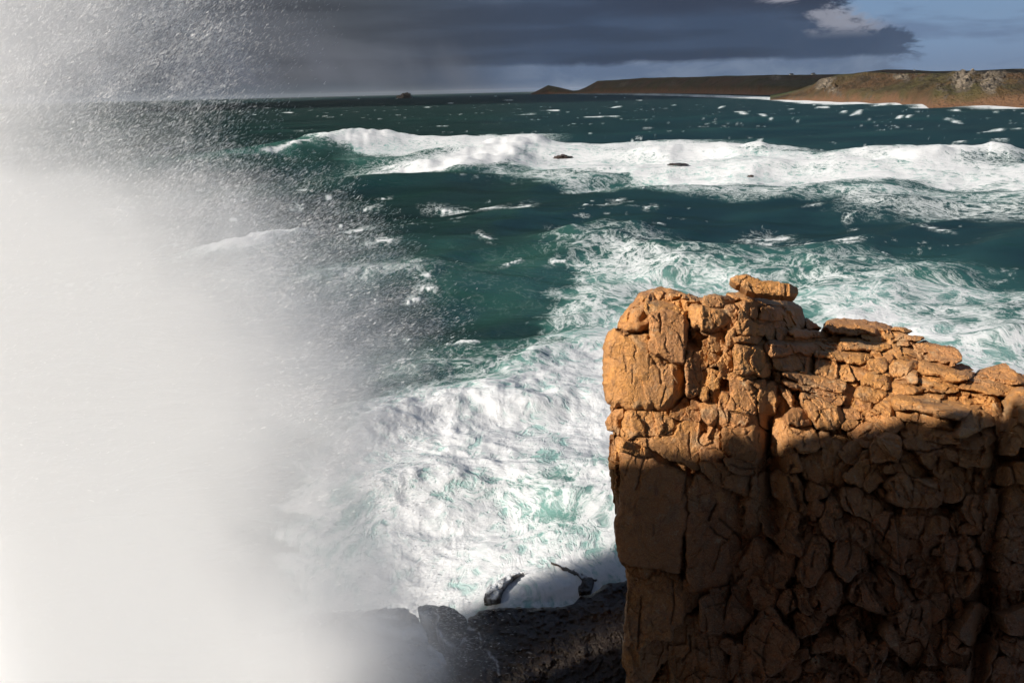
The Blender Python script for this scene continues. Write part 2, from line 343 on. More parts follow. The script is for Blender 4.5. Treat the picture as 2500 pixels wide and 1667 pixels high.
def build_sea():
    nr, nc = 720, 900
    O = np.array([0.0, 0.0])
    th = np.tan(np.linspace(R(-37), R(37), nc)) ; az = np.arctan(th)
    dep = np.concatenate([np.linspace(R(46), R(3.2), int(nr * 0.70)), R(3.2) * np.power(0.055 / 3.2, np.linspace(0, 1, nr - int(nr * 0.70) + 1))[1:]])
    r = 30.0 / np.tan(dep)
    RR, AA = np.meshgrid(r, az, indexing='ij'); RR = RR / np.cos(AA) ** 0.5
    x = (RR * np.sin(AA)).ravel(); y = (RR * np.cos(AA)).ravel()
    rr = np.hypot(x, y)
    dr = np.repeat(np.gradient(r), nc); cell = np.maximum(dr * 1.3, rr * (az[1] - az[0]) * 1.3)
    P0 = np.column_stack([x, y, np.zeros_like(x)]); px, py = to_px(P0)
    # ---- wind sea and swell
    rng = np.random.default_rng(11)
    dx = np.zeros_like(x); dy = np.zeros_like(x); dz = np.zeros_like(x)
    N = 46
    lam = 5.0 * (130 / 5.0) ** (rng.random(N) ** 0.9)
    for L in lam:
        a = R(-62) + rng.normal(0, 0.42)                         # heading
        kx, ky = math.cos(a), math.sin(a); k = 2 * math.pi / L
        A = 0.0105 * L ** 0.85 * (0.6 + 0.8 * rng.random())
        w = sstep(L / cell, 2.0, 4.5)
        ph = k * (kx * x + ky * y) + rng.random() * 6.283
        c, s = np.cos(ph), np.sin(ph)
        dz += w * A * c; dx -= 0.75 * w * A * kx * s; dy -= 0.75 * w * A * ky * s
    big = fbm(np.column_stack([x, y]) / 42.0, 3, 5)
    dz += 0.9 * big * sstep(cell, 22, 10)
    crest = dz.copy()
    # ---- breakers: crest line (photograph), height, front and back width in metres, foam
    xy = lambda L: on_sea([q[0] for q in L], [q[1] for q in L])[:, :2]
    foam = np.zeros_like(x); air = np.zeros_like(x); rough = np.zeros_like(x)
    BR = [([(560,402),(655,388),(760,372),(850,352),(880,352)], 6.0, 20, 40, 0.0),
          ([(870,366),(905,362),(930,352)], 4.5, 16, 26, 1.0),
          ([(1080,418),(1160,407),(1220,392),(1262,372),(1295,362)], 4.8, 16, 36, 1.0),
          ([(930,356),(1040,352),(1160,352),(1262,346)], 2.0, 24, 40, 0.75),
          ([(1300,362),(1420,368),(1560,364),(1660,364)], 1.5, 24, 45, 0.7),
          ([(1660,382),(1740,378),(1812,370),(1830,374)], 4.0, 18, 30, 1.0),
          ([(2000,408),(2100,404),(2180,398),(2230,404)], 1.8, 22, 40, 0.85),
          ([(2230,393),(2300,391),(2335,382),(2350,386)], 3.4, 16, 30, 0.9),
          ([(1440,600),(1500,590),(1560,590),(1620,600),(1660,615)], 2.4, 12, 11, 0.30),
          ([(1010,886),(1090,872),(1180,866),(1260,872)], 1.3, 5, 10, 0.25),
          ([(600,632),(650,620),(690,608)], 2.2, 6, 12, 0.8),
          ([(860,700),(960,686),(1010,678)], 1.6, 6, 12, 0.35),
          ([(1780,655),(1900,648),(2020,655),(2160,672)], 1.8, 9, 16, 0.3),
          ([(940,1055),(1050,1020),(1180,990),(1300,985)], 1.4, 5, 9, 0.3),
          ([(1060,1235),(1180,1180),(1330,1200)], 1.2, 5, 8, 0.3)]
    for L, H, wf, wb, fo in BR:
        q = xy(L); rad = 3 * max(wf, wb)
        m = (x > q[:, 0].min() - rad) & (x < q[:, 0].max() + rad) & (y > q[:, 1].min() - rad) & (y < q[:, 1].max() + rad)
        X, Y = x[m], y[m]; d, sg = seg_signed(X, Y, q)
        wid = wb + (wf - wb) * sstep(sg, -0.8 * wf, 0.8 * wf)
        e = np.exp(-(d / wid) ** 2)
        wob = 1 + 0.35 * fbm(np.column_stack([X, Y]) / (wf * 0.9), 3, 23)
        dz[m] += H * e * wob
        foam[m] = np.maximum(foam[m], fo * np.exp(-(d / (wid * 0.85)) ** 2) * (0.9 + 0.25 * wob))
        rough[m] += fo * e * H * 0.42
        air[m] = np.maximum(air[m], 0.5 * np.exp(-(d / (wid * 1.1)) ** 2))
    # the green lip and thin white crest of the left breaker
    q = xy([(655,390),(700,380),(760,372),(820,358),(872,344)]); foam = np.maximum(foam, 0.85 * np.exp(-(seg_dist(x, y, q, False) / 4.0) ** 2))
    # ---- regions of foam (outlines in the photograph, laid on the water)
    lo = fbm(np.column_stack([x, y]) / 15.0, 4, 31); lo2 = fbm(np.column_stack([x, y * 0.7]) / 5.0, 4, 41); lo3 = fbm(np.column_stack([x * 0.6, y]) / 30.0, 4, 55)
    warp = 22 * lo * np.clip(py - 260, 0, 400) / 400; w2 = fbm(np.column_stack([px / 130.0, py / 22.0]), 3, 93); wx = px + 1.6 * warp + 55 * w2; wy = py + 0.8 * warp + 5 * perlin(np.column_stack([px / 60.0, py / 12.0]), 95)
    def put(poly, soft, f, a):
        nonlocal foam, air
        z = zone(wx, wy, poly, soft)
        foam = np.maximum(foam, f * z); air = np.maximum(air, a * z)
    put([(690,352),(860,344),(1000,338),(1160,338),(1300,352),(1520,352),(1800,378),(1950,384),(2120,392),(2500,404),(2700,410),(2700,462),(2500,458),(2250,448),(2000,452),(1800,452),(1600,440),(1450,424),(1300,414),(1180,392),(1040,384),(940,378),(890,374)], 6, 0.74, 0.95)
    put([(900,372),(1060,384),(1260,412),(1450,428),(1640,446),(1900,458),(2200,452),(2560,462),(2560,482),(2100,474),(1800,482),(1500,470),(1300,440),(1050,408),(900,395)], 14, 0.50, 0.62)
    put([(780,378),(900,372),(1100,400),(1250,420),(1100,432),(900,412)], 12, 0.12, 0.42)
    D1 = [(700,1240),(820,1130),(880,1075),(1000,1010),(1120,965),(1240,925),(1320,880),(1380,830),(1440,800),(1560,790),(1560,1500),(1100,1560),(700,1700)]
    put(D1, 45, 0.74, 1.0)
    put([(840,1010),(980,940),(1100,900),(1220,880),(1300,830),(1340,760),(1440,740),(1560,740),(1560,1000),(1200,1000),(900,1080)], 40, 0.52, 0.8)
    put([(1280,800),(1330,720),(1400,660),(1430,600),(1520,575),(1620,610),(1780,650),(1960,645),(2130,672),(2300,690),(2560,715),(2560,1000),(1600,1000),(1400,860)], 32, 0.46, 0.68)
    put([(1980,740),(2120,740),(2300,790),(2560,840),(2560,1000),(2000,1000)], 40, 0.70, 0.9)
    put([(1380,800),(1450,770),(1600,720),(1600,900),(1400,900)], 35, 0.70, 0.85)
    put([(1050,640),(1200,600),(1400,570),(1560,570),(1450,660),(1300,740),(1100,760),(1000,700)], 45, 0.07, 0.26)
    put([(1150,880),(1300,800),(1380,850),(1300,900),(1150,930)], 25, 0.36, 0.55)
    put([(1000,690),(1200,650),(1320,700),(1280,800),(1060,830)], 40, 0.05, 0.06)
    put([(2100,452),(2560,455),(2560,540),(2300,520),(2050,500)], 24, 0.44, 0.18)
    put([(560,640),(760,620),(820,680),(700,760),(540,760)], 50, 0.15, 0.2)
    near = sstep(rr, 900, 250)
    sl_ = fbm(np.column_stack([px / 60.0, (py + 0.05 * px) / 11.0]), 4, 66)
    foam *= np.clip(1 + 0.30 * lo + 0.22 * lo2, 0.35, 1.25) * near + (1 - near) * np.clip(1 + 0.5 * sl_, 0.45, 1.2)
    foam = np.where(foam > 0.78, np.maximum(foam, 0.78 + (foam - 0.78)), foam)
    air *= np.clip(1 + 0.55 * lo3 + 0.30 * lo, 0.2, 1.5)
    air = np.maximum(air, 0.10 * sstep(crest, 0.4, 2.4))
    # ---- white caps one can point to
    CAPS = [(860,538,78,11,-8),(900,548,30,7,-8),(873,560,22,7,-10),(720,572,50,8,-22),(640,618,90,12,-22),(865,598,30,6,10),(935,618,70,10,-6),(800,588,60,9,-14),
            (1240,508,95,9,-10),(1150,497,130,9,3),(1090,490,90,6,0),(730,498,28,6,0),(717,435,18,4,10),(806,485,18,4,-5),(1590,512,30,6,-4),(1190,590,46,12,20),(1420,560,110,10,4),
            (1880,560,90,14,-6),(1850,570,70,8,0),(1960,592,74,18,14),(1890,598,80,8,-6),(1830,610,40,9,0),(2050,594,78,7,3),(2060,612,56,9,-4),(1770,605,40,6,0),(2160,630,18,7,20),
            (2080,513,26,8,-20),(2080,536,22,6,-10),(2260,558,90,5,8),(2360,498,50,5,0),(2440,502,22,8,-10),(2320,532,40,6,-8),(1990,495,40,5,-10),(2235,462,30,8,-20),
            (1030,700,60,9,-10),(1048,716,50,10,0),(985,795,30,8,10),(1120,812,80,9,-6),(985,852,60,6,-6),(1010,730,40,7,-12),(920,736,16,6,20),(1255,640,50,6,-20),(1370,640,50,9,-4),
            (1450,385-100,60,4,0),(1485,284,64,7,2),(1280,280,76,5,-2),(1350,270,40,3,0),(1700,284,30,4,0),(1800,275,70,5,6),(1850,280,60,4,8),(1945,285,44,6,0),(2090,277,40,10,-14),(2060,276,24,6,-8),
            (2190,288,44,9,-16),(2220,284,26,6,-14),(2170,290,30,4,0),(2330,295,60,4,4),(2420,319,76,11,-10),(2470,313,50,4,2),(2340,345,34,5,-12),(2440,345,40,5,0),(2080,297,50,4,-8),(1850,348,24,6,-10),
            (1240,245,30,3,0),(1100,252,20,3,0),(1500,262,44,4,-8),(1640,258,28,4,-6),(1760,262,30,4,-14),(1400,300,16,3,0),(1080,306,36,4,0),(1190,330,50,4,0),(900,318,30,3,0),(1040,262,24,3,0),(930,330,20,3,0),
            (1560,245,20,3,0),(1930,266,26,3,0),(2010,262,40,4,0),(2150,256,60,5,-6),(2250,262,70,5,0),(2330,268,40,3,0),(2430,275,30,3,0),(650,264,18,3,0),(700,275,40,3,0),(640,296,30,3,0),(620,312,20,3,0)]
    rg = np.random.default_rng(5)
    for k in range(150):
        yy = 232 + 330 * rg.random() ** 1.7; xx = 420 + 2150 * rg.random()
        if yy < 232 + max(0, (xx - 1500)) * 0.028: continue
        s = 0.35 + (yy - 225) / 260
        CAPS.append((xx, yy, (7 + 26 * rg.random() ** 2.2) * s, (1.0 + 2.2 * rg.random() ** 2) * min(1.2, s), rg.normal(-3, 4)))
    cf = np.zeros_like(x); ct = np.zeros_like(x)
    for cx, cy, ln, tk, an in CAPS:
        if cy > 400: ln, tk = ln * 1.2, tk * 0.72
        elif cy < 330: ln, tk = ln * 0.8, tk * 0.8
        wdx = px - cx; wdy = py - cy; m = (np.abs(wdx) < ln) & (np.abs(wdy) < ln * 0.6 + 8)
        if not m.any(): continue
        c, s = math.cos(R(an)), math.sin(R(an)); u = wdx[m] * c + wdy[m] * s; v = -wdx[m] * s + wdy[m] * c
        v = v - 0.0016 * u * u * (18 / max(ln, 12))
        e = np.exp(-(u / (ln * 0.5)) ** 4 - (v / ((tk * 0.48 + 0.3) * np.clip(0.55 + 0.9 * u / ln, 0.25, 1.0))) ** 2)
        cf[m] = np.maximum(cf[m], e)
        if ln > 26 and cy > 330: ct[m] = np.maximum(ct[m], np.exp(-(u / (ln * 0.62)) ** 4 - ((v + tk * 0.2) / (tk * 1.25 + 1)) ** 2))
    fj = np.clip(0.95 + 0.75 * fbm(np.column_stack([px + 1.5 * py, py * 3.2]) / 13.0, 4, 77), 0, 1.3)
    foam = np.maximum(foam, np.maximum(np.clip(cf * fj * 0.92, 0, 0.9), 0.36 * ct * fj)); dz += 0.3 * cf * sstep(cell, 4, 0.8); air = np.maximum(air, 0.35 * cf)
    # ---- thin wind streaks
    st = ridged(np.column_stack([px / 75.0, (py + 0.06 * px) / 9.0]), 3, 61) * sstep(lo3, -0.1, 0.5)
    st2 = ridged(np.column_stack([px / 42.0, (py + 0.05 * px) / 3.4]), 3, 63) * sstep(lo3, -0.3, 0.4)
    foam = np.maximum(foam, 0.42 * sstep(st2, 0.66, 0.92) * sstep(py, 238, 262) * sstep(py, 520, 330))
    foam = np.maximum(foam, 0.36 * sstep(st, 0.58, 0.9) * sstep(py, 330, 470) * sstep(py, 1100, 700))
    # ---- surf along the far shore
    sx = np.interp(px, [q[0] for q in SHORE], [q[1] for q in SHORE])
    sv = (py - sx); amp = np.interp(px, [1200, 1500, 1650, 1720, 1850, 2000, 2100, 2300, 2500], [0, .3, .45, .5, .6, 1.2, 1, 1, .9])
    su = 0.5 + 0.5 * fbm(np.column_stack([px / 40.0, py / 10.0]), 3, 91)
    foam = np.maximum(foam, np.clip(sstep(sv, np.interp(px, [1500, 1850, 1950], [2.5, 4, 11]), np.interp(px, [1500, 1850, 1950], [0.5, 1.0, 3])) * sstep(sv, -6, -2) * amp * (0.55 + su), 0, 1))
    # ---- churned foam is lumpy
    F = np.clip(foam, 0, 1)
    lump = ridged(np.column_stack([x, y]) / 2.6, 4, 71) - 0.5; lump2 = fbm(np.column_stack([x, y]) / 7.0, 4, 83)
    dz += sstep(F, 0.45, 0.95) * sstep(cell, 1.6, 0.5) * (0.20 * lump + 0.32 * lump2)
    lump3 = fbm(np.column_stack([x, y]) / np.maximum(7.0, cell * 3)[:, None], 3, 85)
    dz += rough * lump3 * 0.9
    dz += sstep(F, 0.4, 0.8) * sstep(rr, 150, 260) * sstep(rr, 1200, 700) * 0.9 * (ridged(np.column_stack([x, y]) / np.maximum(9.0, cell * 2.6)[:, None], 2, 87) - 0.5)
    V = np.column_stack([x + dx, y + dy, dz - 0.2])
    V[:, 2] = np.where(rr > 6000, np.minimum(V[:, 2], 1.0), V[:, 2])
    o = mesh_obj('sea', V, grid_faces(nr, nc), SEA, attrs={'foam': F, 'air': air})
    tag(o, 'dark green storm sea with white foam and breaking waves', None, None, 'structure')
build_sea()

# ------------------------------------------------------------------ the far land
def strip_land(name, label, rows, mat=LAND, seed=0, nx=360, ny=36, outcrops=(), rough=1.0, back=900):
    """rows: (px, py of the shore, distance, py of the skyline, run back from the shore in metres)"""
    rows = np.array(rows, float)
    px = np.linspace(rows[0, 0], rows[-1, 0], nx)
    pb = np.interp(px, rows[:, 0], rows[:, 1]); r0 = np.interp(px, rows[:, 0], rows[:, 2]); pt = np.interp(px, rows[:, 0], rows[:, 3]); run = np.interp(px, rows[:, 0], rows[:, 4])
    d0 = rays(px, pb); h0 = d0[:, :2] / d0[:, 1:2]
    top = rays(px, pt); slope = top[:, 2] / top[:, 1]
    z1 = np.maximum(CAM[2] + slope * (r0 + run), 0.5)
    T = np.concatenate([np.linspace(-0.06, 1, ny), [1.25, 2.2]]); nyy = len(T)
    V = np.zeros((nyy, nx, 3)); rock = np.zeros((nyy, nx)); rel = np.zeros((nyy, nx))
    for j, t in enumerate(T):
        tt = np.clip(t, 0, 1)
        prof = 0.30 * sstep(tt, 0, 0.10) + 0.70 * (1 - (1 - tt) ** 1.55)
        prof = prof / 1.0
        r = r0 + run * t if t <= 1 else r0 + run + back * (t - 1)
        V[j, :, 0] = h0[:, 0] * r; V[j, :, 1] = h0[:, 1] * r
        V[j, :, 2] = z1 * prof if t >= 0 else z1 * t * 0.8 - 1
        if t > 1: V[j, :, 2] = z1 * (1 - 0.25 * (t - 1))
        rel[j] = tt
    P = V.reshape(-1, 3); q = P.copy()
    w = (np.sin(np.clip(np.repeat(T, nx), 0, 1) * math.pi)) ** 0.5
    am = np.tile(z1, nyy) * rough
    n = fbm(q * (1, 1, 2) / (run.mean() * 0.45), 5, seed); nr = ridged(q / (run.mean() * 0.22), 4, seed + 9)
    P[:, 2] += w * am * (0.10 * n + 0.10 * (nr - 0.5) + 0.085 * (ridged(q / (run.mean() * 0.07), 3, seed + 21) - 0.5))
    P[:, 2] += (np.repeat(T, nx) >= 0.97) * am * 0.012 * fbm(q / 60.0, 3, seed + 3)
    rk = 0.42 * sstep(nr, 0.60, 0.9)
    ppx = np.tile(px, nyy)
    for cx, hw, t0, t1, a in outcrops:
        tt = np.repeat(T, nx); e = np.exp(-((ppx - cx) / hw) ** 2) * sstep(tt, t0 - 0.1, t0 + 0.08) * sstep(tt, t1 + 0.12, t1 - 0.08)
        rk = np.maximum(rk, a * e * (0.6 + 0.7 * nr))
        P[:, 2] += e * a * 0.16 * am * np.abs(fbm(q / 22.0, 4, seed + 5))
    o = mesh_obj(name, P, grid_faces(nyy, nx), mat, attrs={'rock': np.clip(rk, 0, 1), 'rel': rel.ravel()})
    tag(o, label, None, None, 'structure'); return o
strip_land('far_headland', 'dark far headland ending in a low rounded cape on the horizon',
    [(1296,229,7200,229,40),(1318,229,7200,219,120),(1338,229,7200,208.5,160),(1362,229,7100,213,150),(1399,229,6900,222,130),(1412,229.5,6700,221,140),(1430,229.5,6500,214,190),(1459,230,6200,198,260),(1500,231,5800,196,330),(1572,232,5000,191,480),(1680,234,4000,189,560),(1763,236.5,3300,186.5,560),(1850,239,2700,184.5,560),(1972,243,2300,183,620),(2090,245,2100,181,700),(2200,247,2000,182,700)], seed=3,
    outcrops=[(1890,26,0.45,0.75,0.8),(1520,30,0.1,0.5,0.5),(1640,40,0.05,0.4,0.45)], rough=0.8)
strip_land('back_hill', 'low dark wooded hill behind the lit headland',
    [(1980,200,3600,190,300),(2084,200,3600,180,300),(2120,200,3600,175,300),(2159,200,3600,170.5,300),(2210,200,3600,171,300),(2278,200,3600,174.5,300),(2380,200,3600,173,300),(2470,200,3600,168.5,300),(2560,200,3600,168,300),(2700,200,3600,166,300)], seed=14, nx=420, rough=0.5)
strip_land('near_headland', 'sunlit brown and green headland with pale rock outcrops',
    [(1880,241,1750,241,40),(1925,243,1700,228,110),(1965,245,1600,213,170),(2005,247,1500,196,220),(2040,247.5,1420,186,270),(2075,247.5,1360,183,300),(2176,249,1230,182,320),(2278,255,1010,181,330),(2400,257,960,179.5,330),(2500,258,925,178,330),(2620,262,860,176,330),(2800,268,800,174,330)], seed=27, nx=620, ny=60,
    rough=1.7, outcrops=[(2010,26,0.15,0.95,0.9),(2030,20,0.05,0.3,0.8),(2195,26,0.45,0.7,0.85),(2240,22,0.4,0.6,0.6),(2345,34,0.10,0.85,0.95),(2410,34,0.08,0.85,0.95),(2290,20,0.05,0.35,0.6),(2130,16,0.45,0.65,0.5)])

def small_rock(name, label, cx, cy, w, h, mat, group=None, seed=0, seaz=0.0, dist=None):
    """a low rock standing in the sea: an uneven lump with its own ridges"""
    c = on_sea([cx], [cy], seaz)[0]
    if dist: c = CAM + rays([cx], [cy])[0] * (dist / rays([cx], [cy])[0][1]); c[2] = 0
    m = np.linalg.norm(c - CAM) / FPX
    n1, n2 = 34, 22
    U, Vv = np.meshgrid(np.linspace(0, 2 * math.pi, n1, endpoint=False), np.linspace(0, 1, n2), indexing='ij')
    U = U.ravel(); Vv = Vv.ravel(); rad = np.sin(Vv * math.pi / 2)
    P = np.column_stack([np.cos(U) * rad, np.sin(U) * rad, np.cos(Vv * math.pi / 2)])
    k = 1 + 0.55 * fbm(P * 1.7 + seed, 4, seed) + 0.25 * (ridged(P * 3 + seed, 3, seed + 2) - 0.5)
    P = P * k[:, None] * (w * m / 2, w * m / 2.2, h * m * 1.2); P[:, 2] -= 0.12 * h * m
    i = np.arange(n1)[:, None]; j = np.arange(n2 - 1)[None]
    F = np.stack([i * n2 + j, i * n2 + j + 1, ((i + 1) % n1) * n2 + j + 1, ((i + 1) % n1) * n2 + j], -1).reshape(-1, 4)
    o = mesh_obj(name, P, F, mat); o.location = c
    tag(o, label, 'rock', group); return o
small_rock('rock_islet', 'small dark pointed islet alone on the horizon', 988, 232, 33, 9, DARKROCK, seed=4, dist=6000)
small_rock('sea_rock', 'low dark rock in the white surf just right of the tallest breaker', 1375, 386, 38, 5.5, DARKROCK, 'rocks awash in the surf', 8, 2.2)
small_rock('sea_rock', 'flat dark rock awash in the middle of the surf band', 1655, 402, 46, 2.4, DARKROCK, 'rocks awash in the surf', 9, 2.2)
small_rock('sea_rock', 'tiny dark rock tip in the white surf, rightmost of the rocks awash', 1832, 432, 14, 3, DARKROCK, 'rocks awash in the surf', 10, 1.6)

# ------------------------------------------------------------------ granite outcrop
# Block outlines are noted on four enlargements of the photograph: (x0, y0, enlargement).
VIEW = {'A': (1450, 640, 3.7333), 'B': (1950, 740, 4.1255), 'C': (1450, 1000, 3.92), 'D': (1950, 1050, 3.92), 'E': (1450, 1300, 2.24), 'F': (850, 1280, 3.36)}
def pts(view, s):
    x0, y0, k = VIEW[view]; v = [float(a) for a in s.replace(';', ' ').replace(',', ' ').split()]
    return [(x0 + v[i] / k, y0 + v[i + 1] / k) for i in range(0, len(v), 2)]

def base_depth(px, py):
    """distance in front of the viewer of the general rock face seen at a photograph pixel"""
    a = np.interp(py, [640, 700, 760, 1000, 1100, 1400, 1700, 2000], [36.6, 35.4, 34.4, 33.4, 32.9, 31.6, 29.6, 27.5])       # the upright pillar
    b = np.interp(py, [740, 800, 900, 1000, 1100, 1300, 1667, 2000], [41.0, 39.0, 36.3, 34.0, 32.4, 30.6, 28.4, 26.5])       # the terraces to the right
    w = sstep(px, 1800, 2050); d = a * (1 - w) + b * w
    d = d - sstep(px, 2050, 2550) * sstep(py, 820, 1000) * 1.6
    d = d + np.clip((1560 - px) / 90, 0, 1) ** 2 * 0.5                       # pillar rounds away on its left edge
    d = d + 0.9 * np.exp(-((px - (1885 + (py - 1150) * 0.05)) / 26) ** 2) * sstep(py, 960, 1040) * sstep(py, 1420, 1250)      # the dark cleft
    d = d + 0.7 * np.exp(-((px - (2452 - (py - 1000) * 0.10)) / 20) ** 2) * sstep(py, 930, 1000)                             # the right-hand cleft
    return d

CRACKS = [('A','600,470 612,560 608,640',2.2,.10),('A','660,690 655,780 690,830',2,.06),('A','380,760 385,800 370,850 385,900',2,.05),('A','1275,760 1272,840 1285,950',2.6,.15),
    ('A','700,890 690,920 640,1010',2,.05),('A','640,940 720,900',2,.04),('A','1440,1110 1500,1170 1440,1210 1480,1250 1490,1380',2.2,.08),('A','220,610 300,640 400,650 500,632',4,.22),
    ('A','280,860 290,900 300,990',3,.05),('A','360,980 350,1100',2,.05),('A','520,860 600,980 620,1100',3,.06),('A','110,840 230,900',1.6,.03),
    ('C','380,430 330,520 300,620',2,.05),('C','480,480 440,600 430,700 400,760',2.2,.07),('C','570,1100 570,1210',2,.04),('C','880,640 870,760 840,860',2,.05),('C','640,260 780,190',2,.05),
    ('C','1170,900 1130,960 1095,1050',3,.15),('C','1110,1120 1180,1190 1280,1240',2.4,.1),('C','1200,1040 1360,1180 1430,1260',2.4,.09),('C','1330,1170 1400,1200 1420,1330',3,.1),
    ('C','1300,520 1420,560 1560,560',2.5,.1),('C','920,220 910,330 930,470',2,.06),('C','1900,200 2010,260 2010,350',2.4,.08),('C','1860,640 1900,780 1960,960',3,.12),
    ('B','60,560 50,680',2,.08),('B','330,560 300,720',1.6,.05),('B','700,400 560,430',2,.06),('B','1150,960 1280,1000 1500,1010',3,.09),('B','1100,1180 1300,1260 1600,1300',3,.1),
    ('B','700,1290 620,1340',2.4,.09),('B','760,1240 690,1330',2.4,.09),('B','230,980 260,1100 330,1200',2,.05),('B','340,1060 350,1180',2,.05),('B','1100,1480 1300,1500 1500,1440',2.6,.1),
    ('D','900,300 760,330 700,420',2.4,.07),('D','900,520 960,640',2,.05),('D','1060,430 1100,520 1080,700',2,.05),('D','700,1000 800,1130 960,1280',2.4,.08),('D','760,900 840,1000',2,.05),
    ('D','640,1180 700,1350 800,1480',3,.1),('D','480,950 500,1150 450,1300',2.6,.08),('D','150,1150 120,1300',2.4,.08),('D','700,640 700,740',2,.07),('D','800,1400 1000,1520',2.4,.08),
    ('E','260,350 250,480 240,640',2.2,.1),('E','430,260 440,400 420,500',2.2,.07),('E','520,560 530,640 480,700',2.4,.09),('E','620,400 720,380',1.6,.05),('E','620,560 640,700',2,.06),
    ('E','1440,480 1480,560 1560,640',2.4,.08),('E','880,640 940,700',2,.07),('E','1740,420 1700,560',2,.08)]
CRK = [(np.array(pts(v, s)), w, a) for v, s, w, a in CRACKS]
LONG = [[(1990,1000),(2050,1160),(2120,1330),(2140,1450),(2230,1600),(2260,1700)],[(2180,1180),(2160,1350),(2060,1500),(2040,1700)],[(1960,1180),(1990,1300),(2080,1480),(2120,1640)],[(2390,1000),(2400,1300),(2330,1500),(2260,1700)],
    [(1890,860),(2050,880),(2200,930),(2340,960)],[(1890,930),(2060,985),(2140,1040),(2300,1070)],[(1900,1040),(1940,1200),(1960,1340),(1930,1500)],[(2290,1120),(2300,1290),(2250,1420),(2240,1560)]]
CRK += [(np.array(L), 3.0, 0.0) for L in LONG]              # depth 0: a long wandering joint, see below

def chaikin(P, n=1):
    for k in range(n): c = 0.92 if k == 0 else 0.75; P = np.stack([c * P + (1 - c) * np.roll(P, -1, 0), (1 - c) * P + c * np.roll(P, -1, 0)], 1).reshape(-1, 2)
    return P
def resample(P, step):
    Q = np.vstack([P, P[:1]]); s = np.concatenate([[0], np.cumsum(np.hypot(*np.diff(Q, axis=0).T))])
    n = max(8, int(s[-1] / step)); t = np.linspace(0, s[-1], n, endpoint=False)
    return np.column_stack([np.interp(t, s, Q[:, 0]), np.interp(t, s, Q[:, 1])])

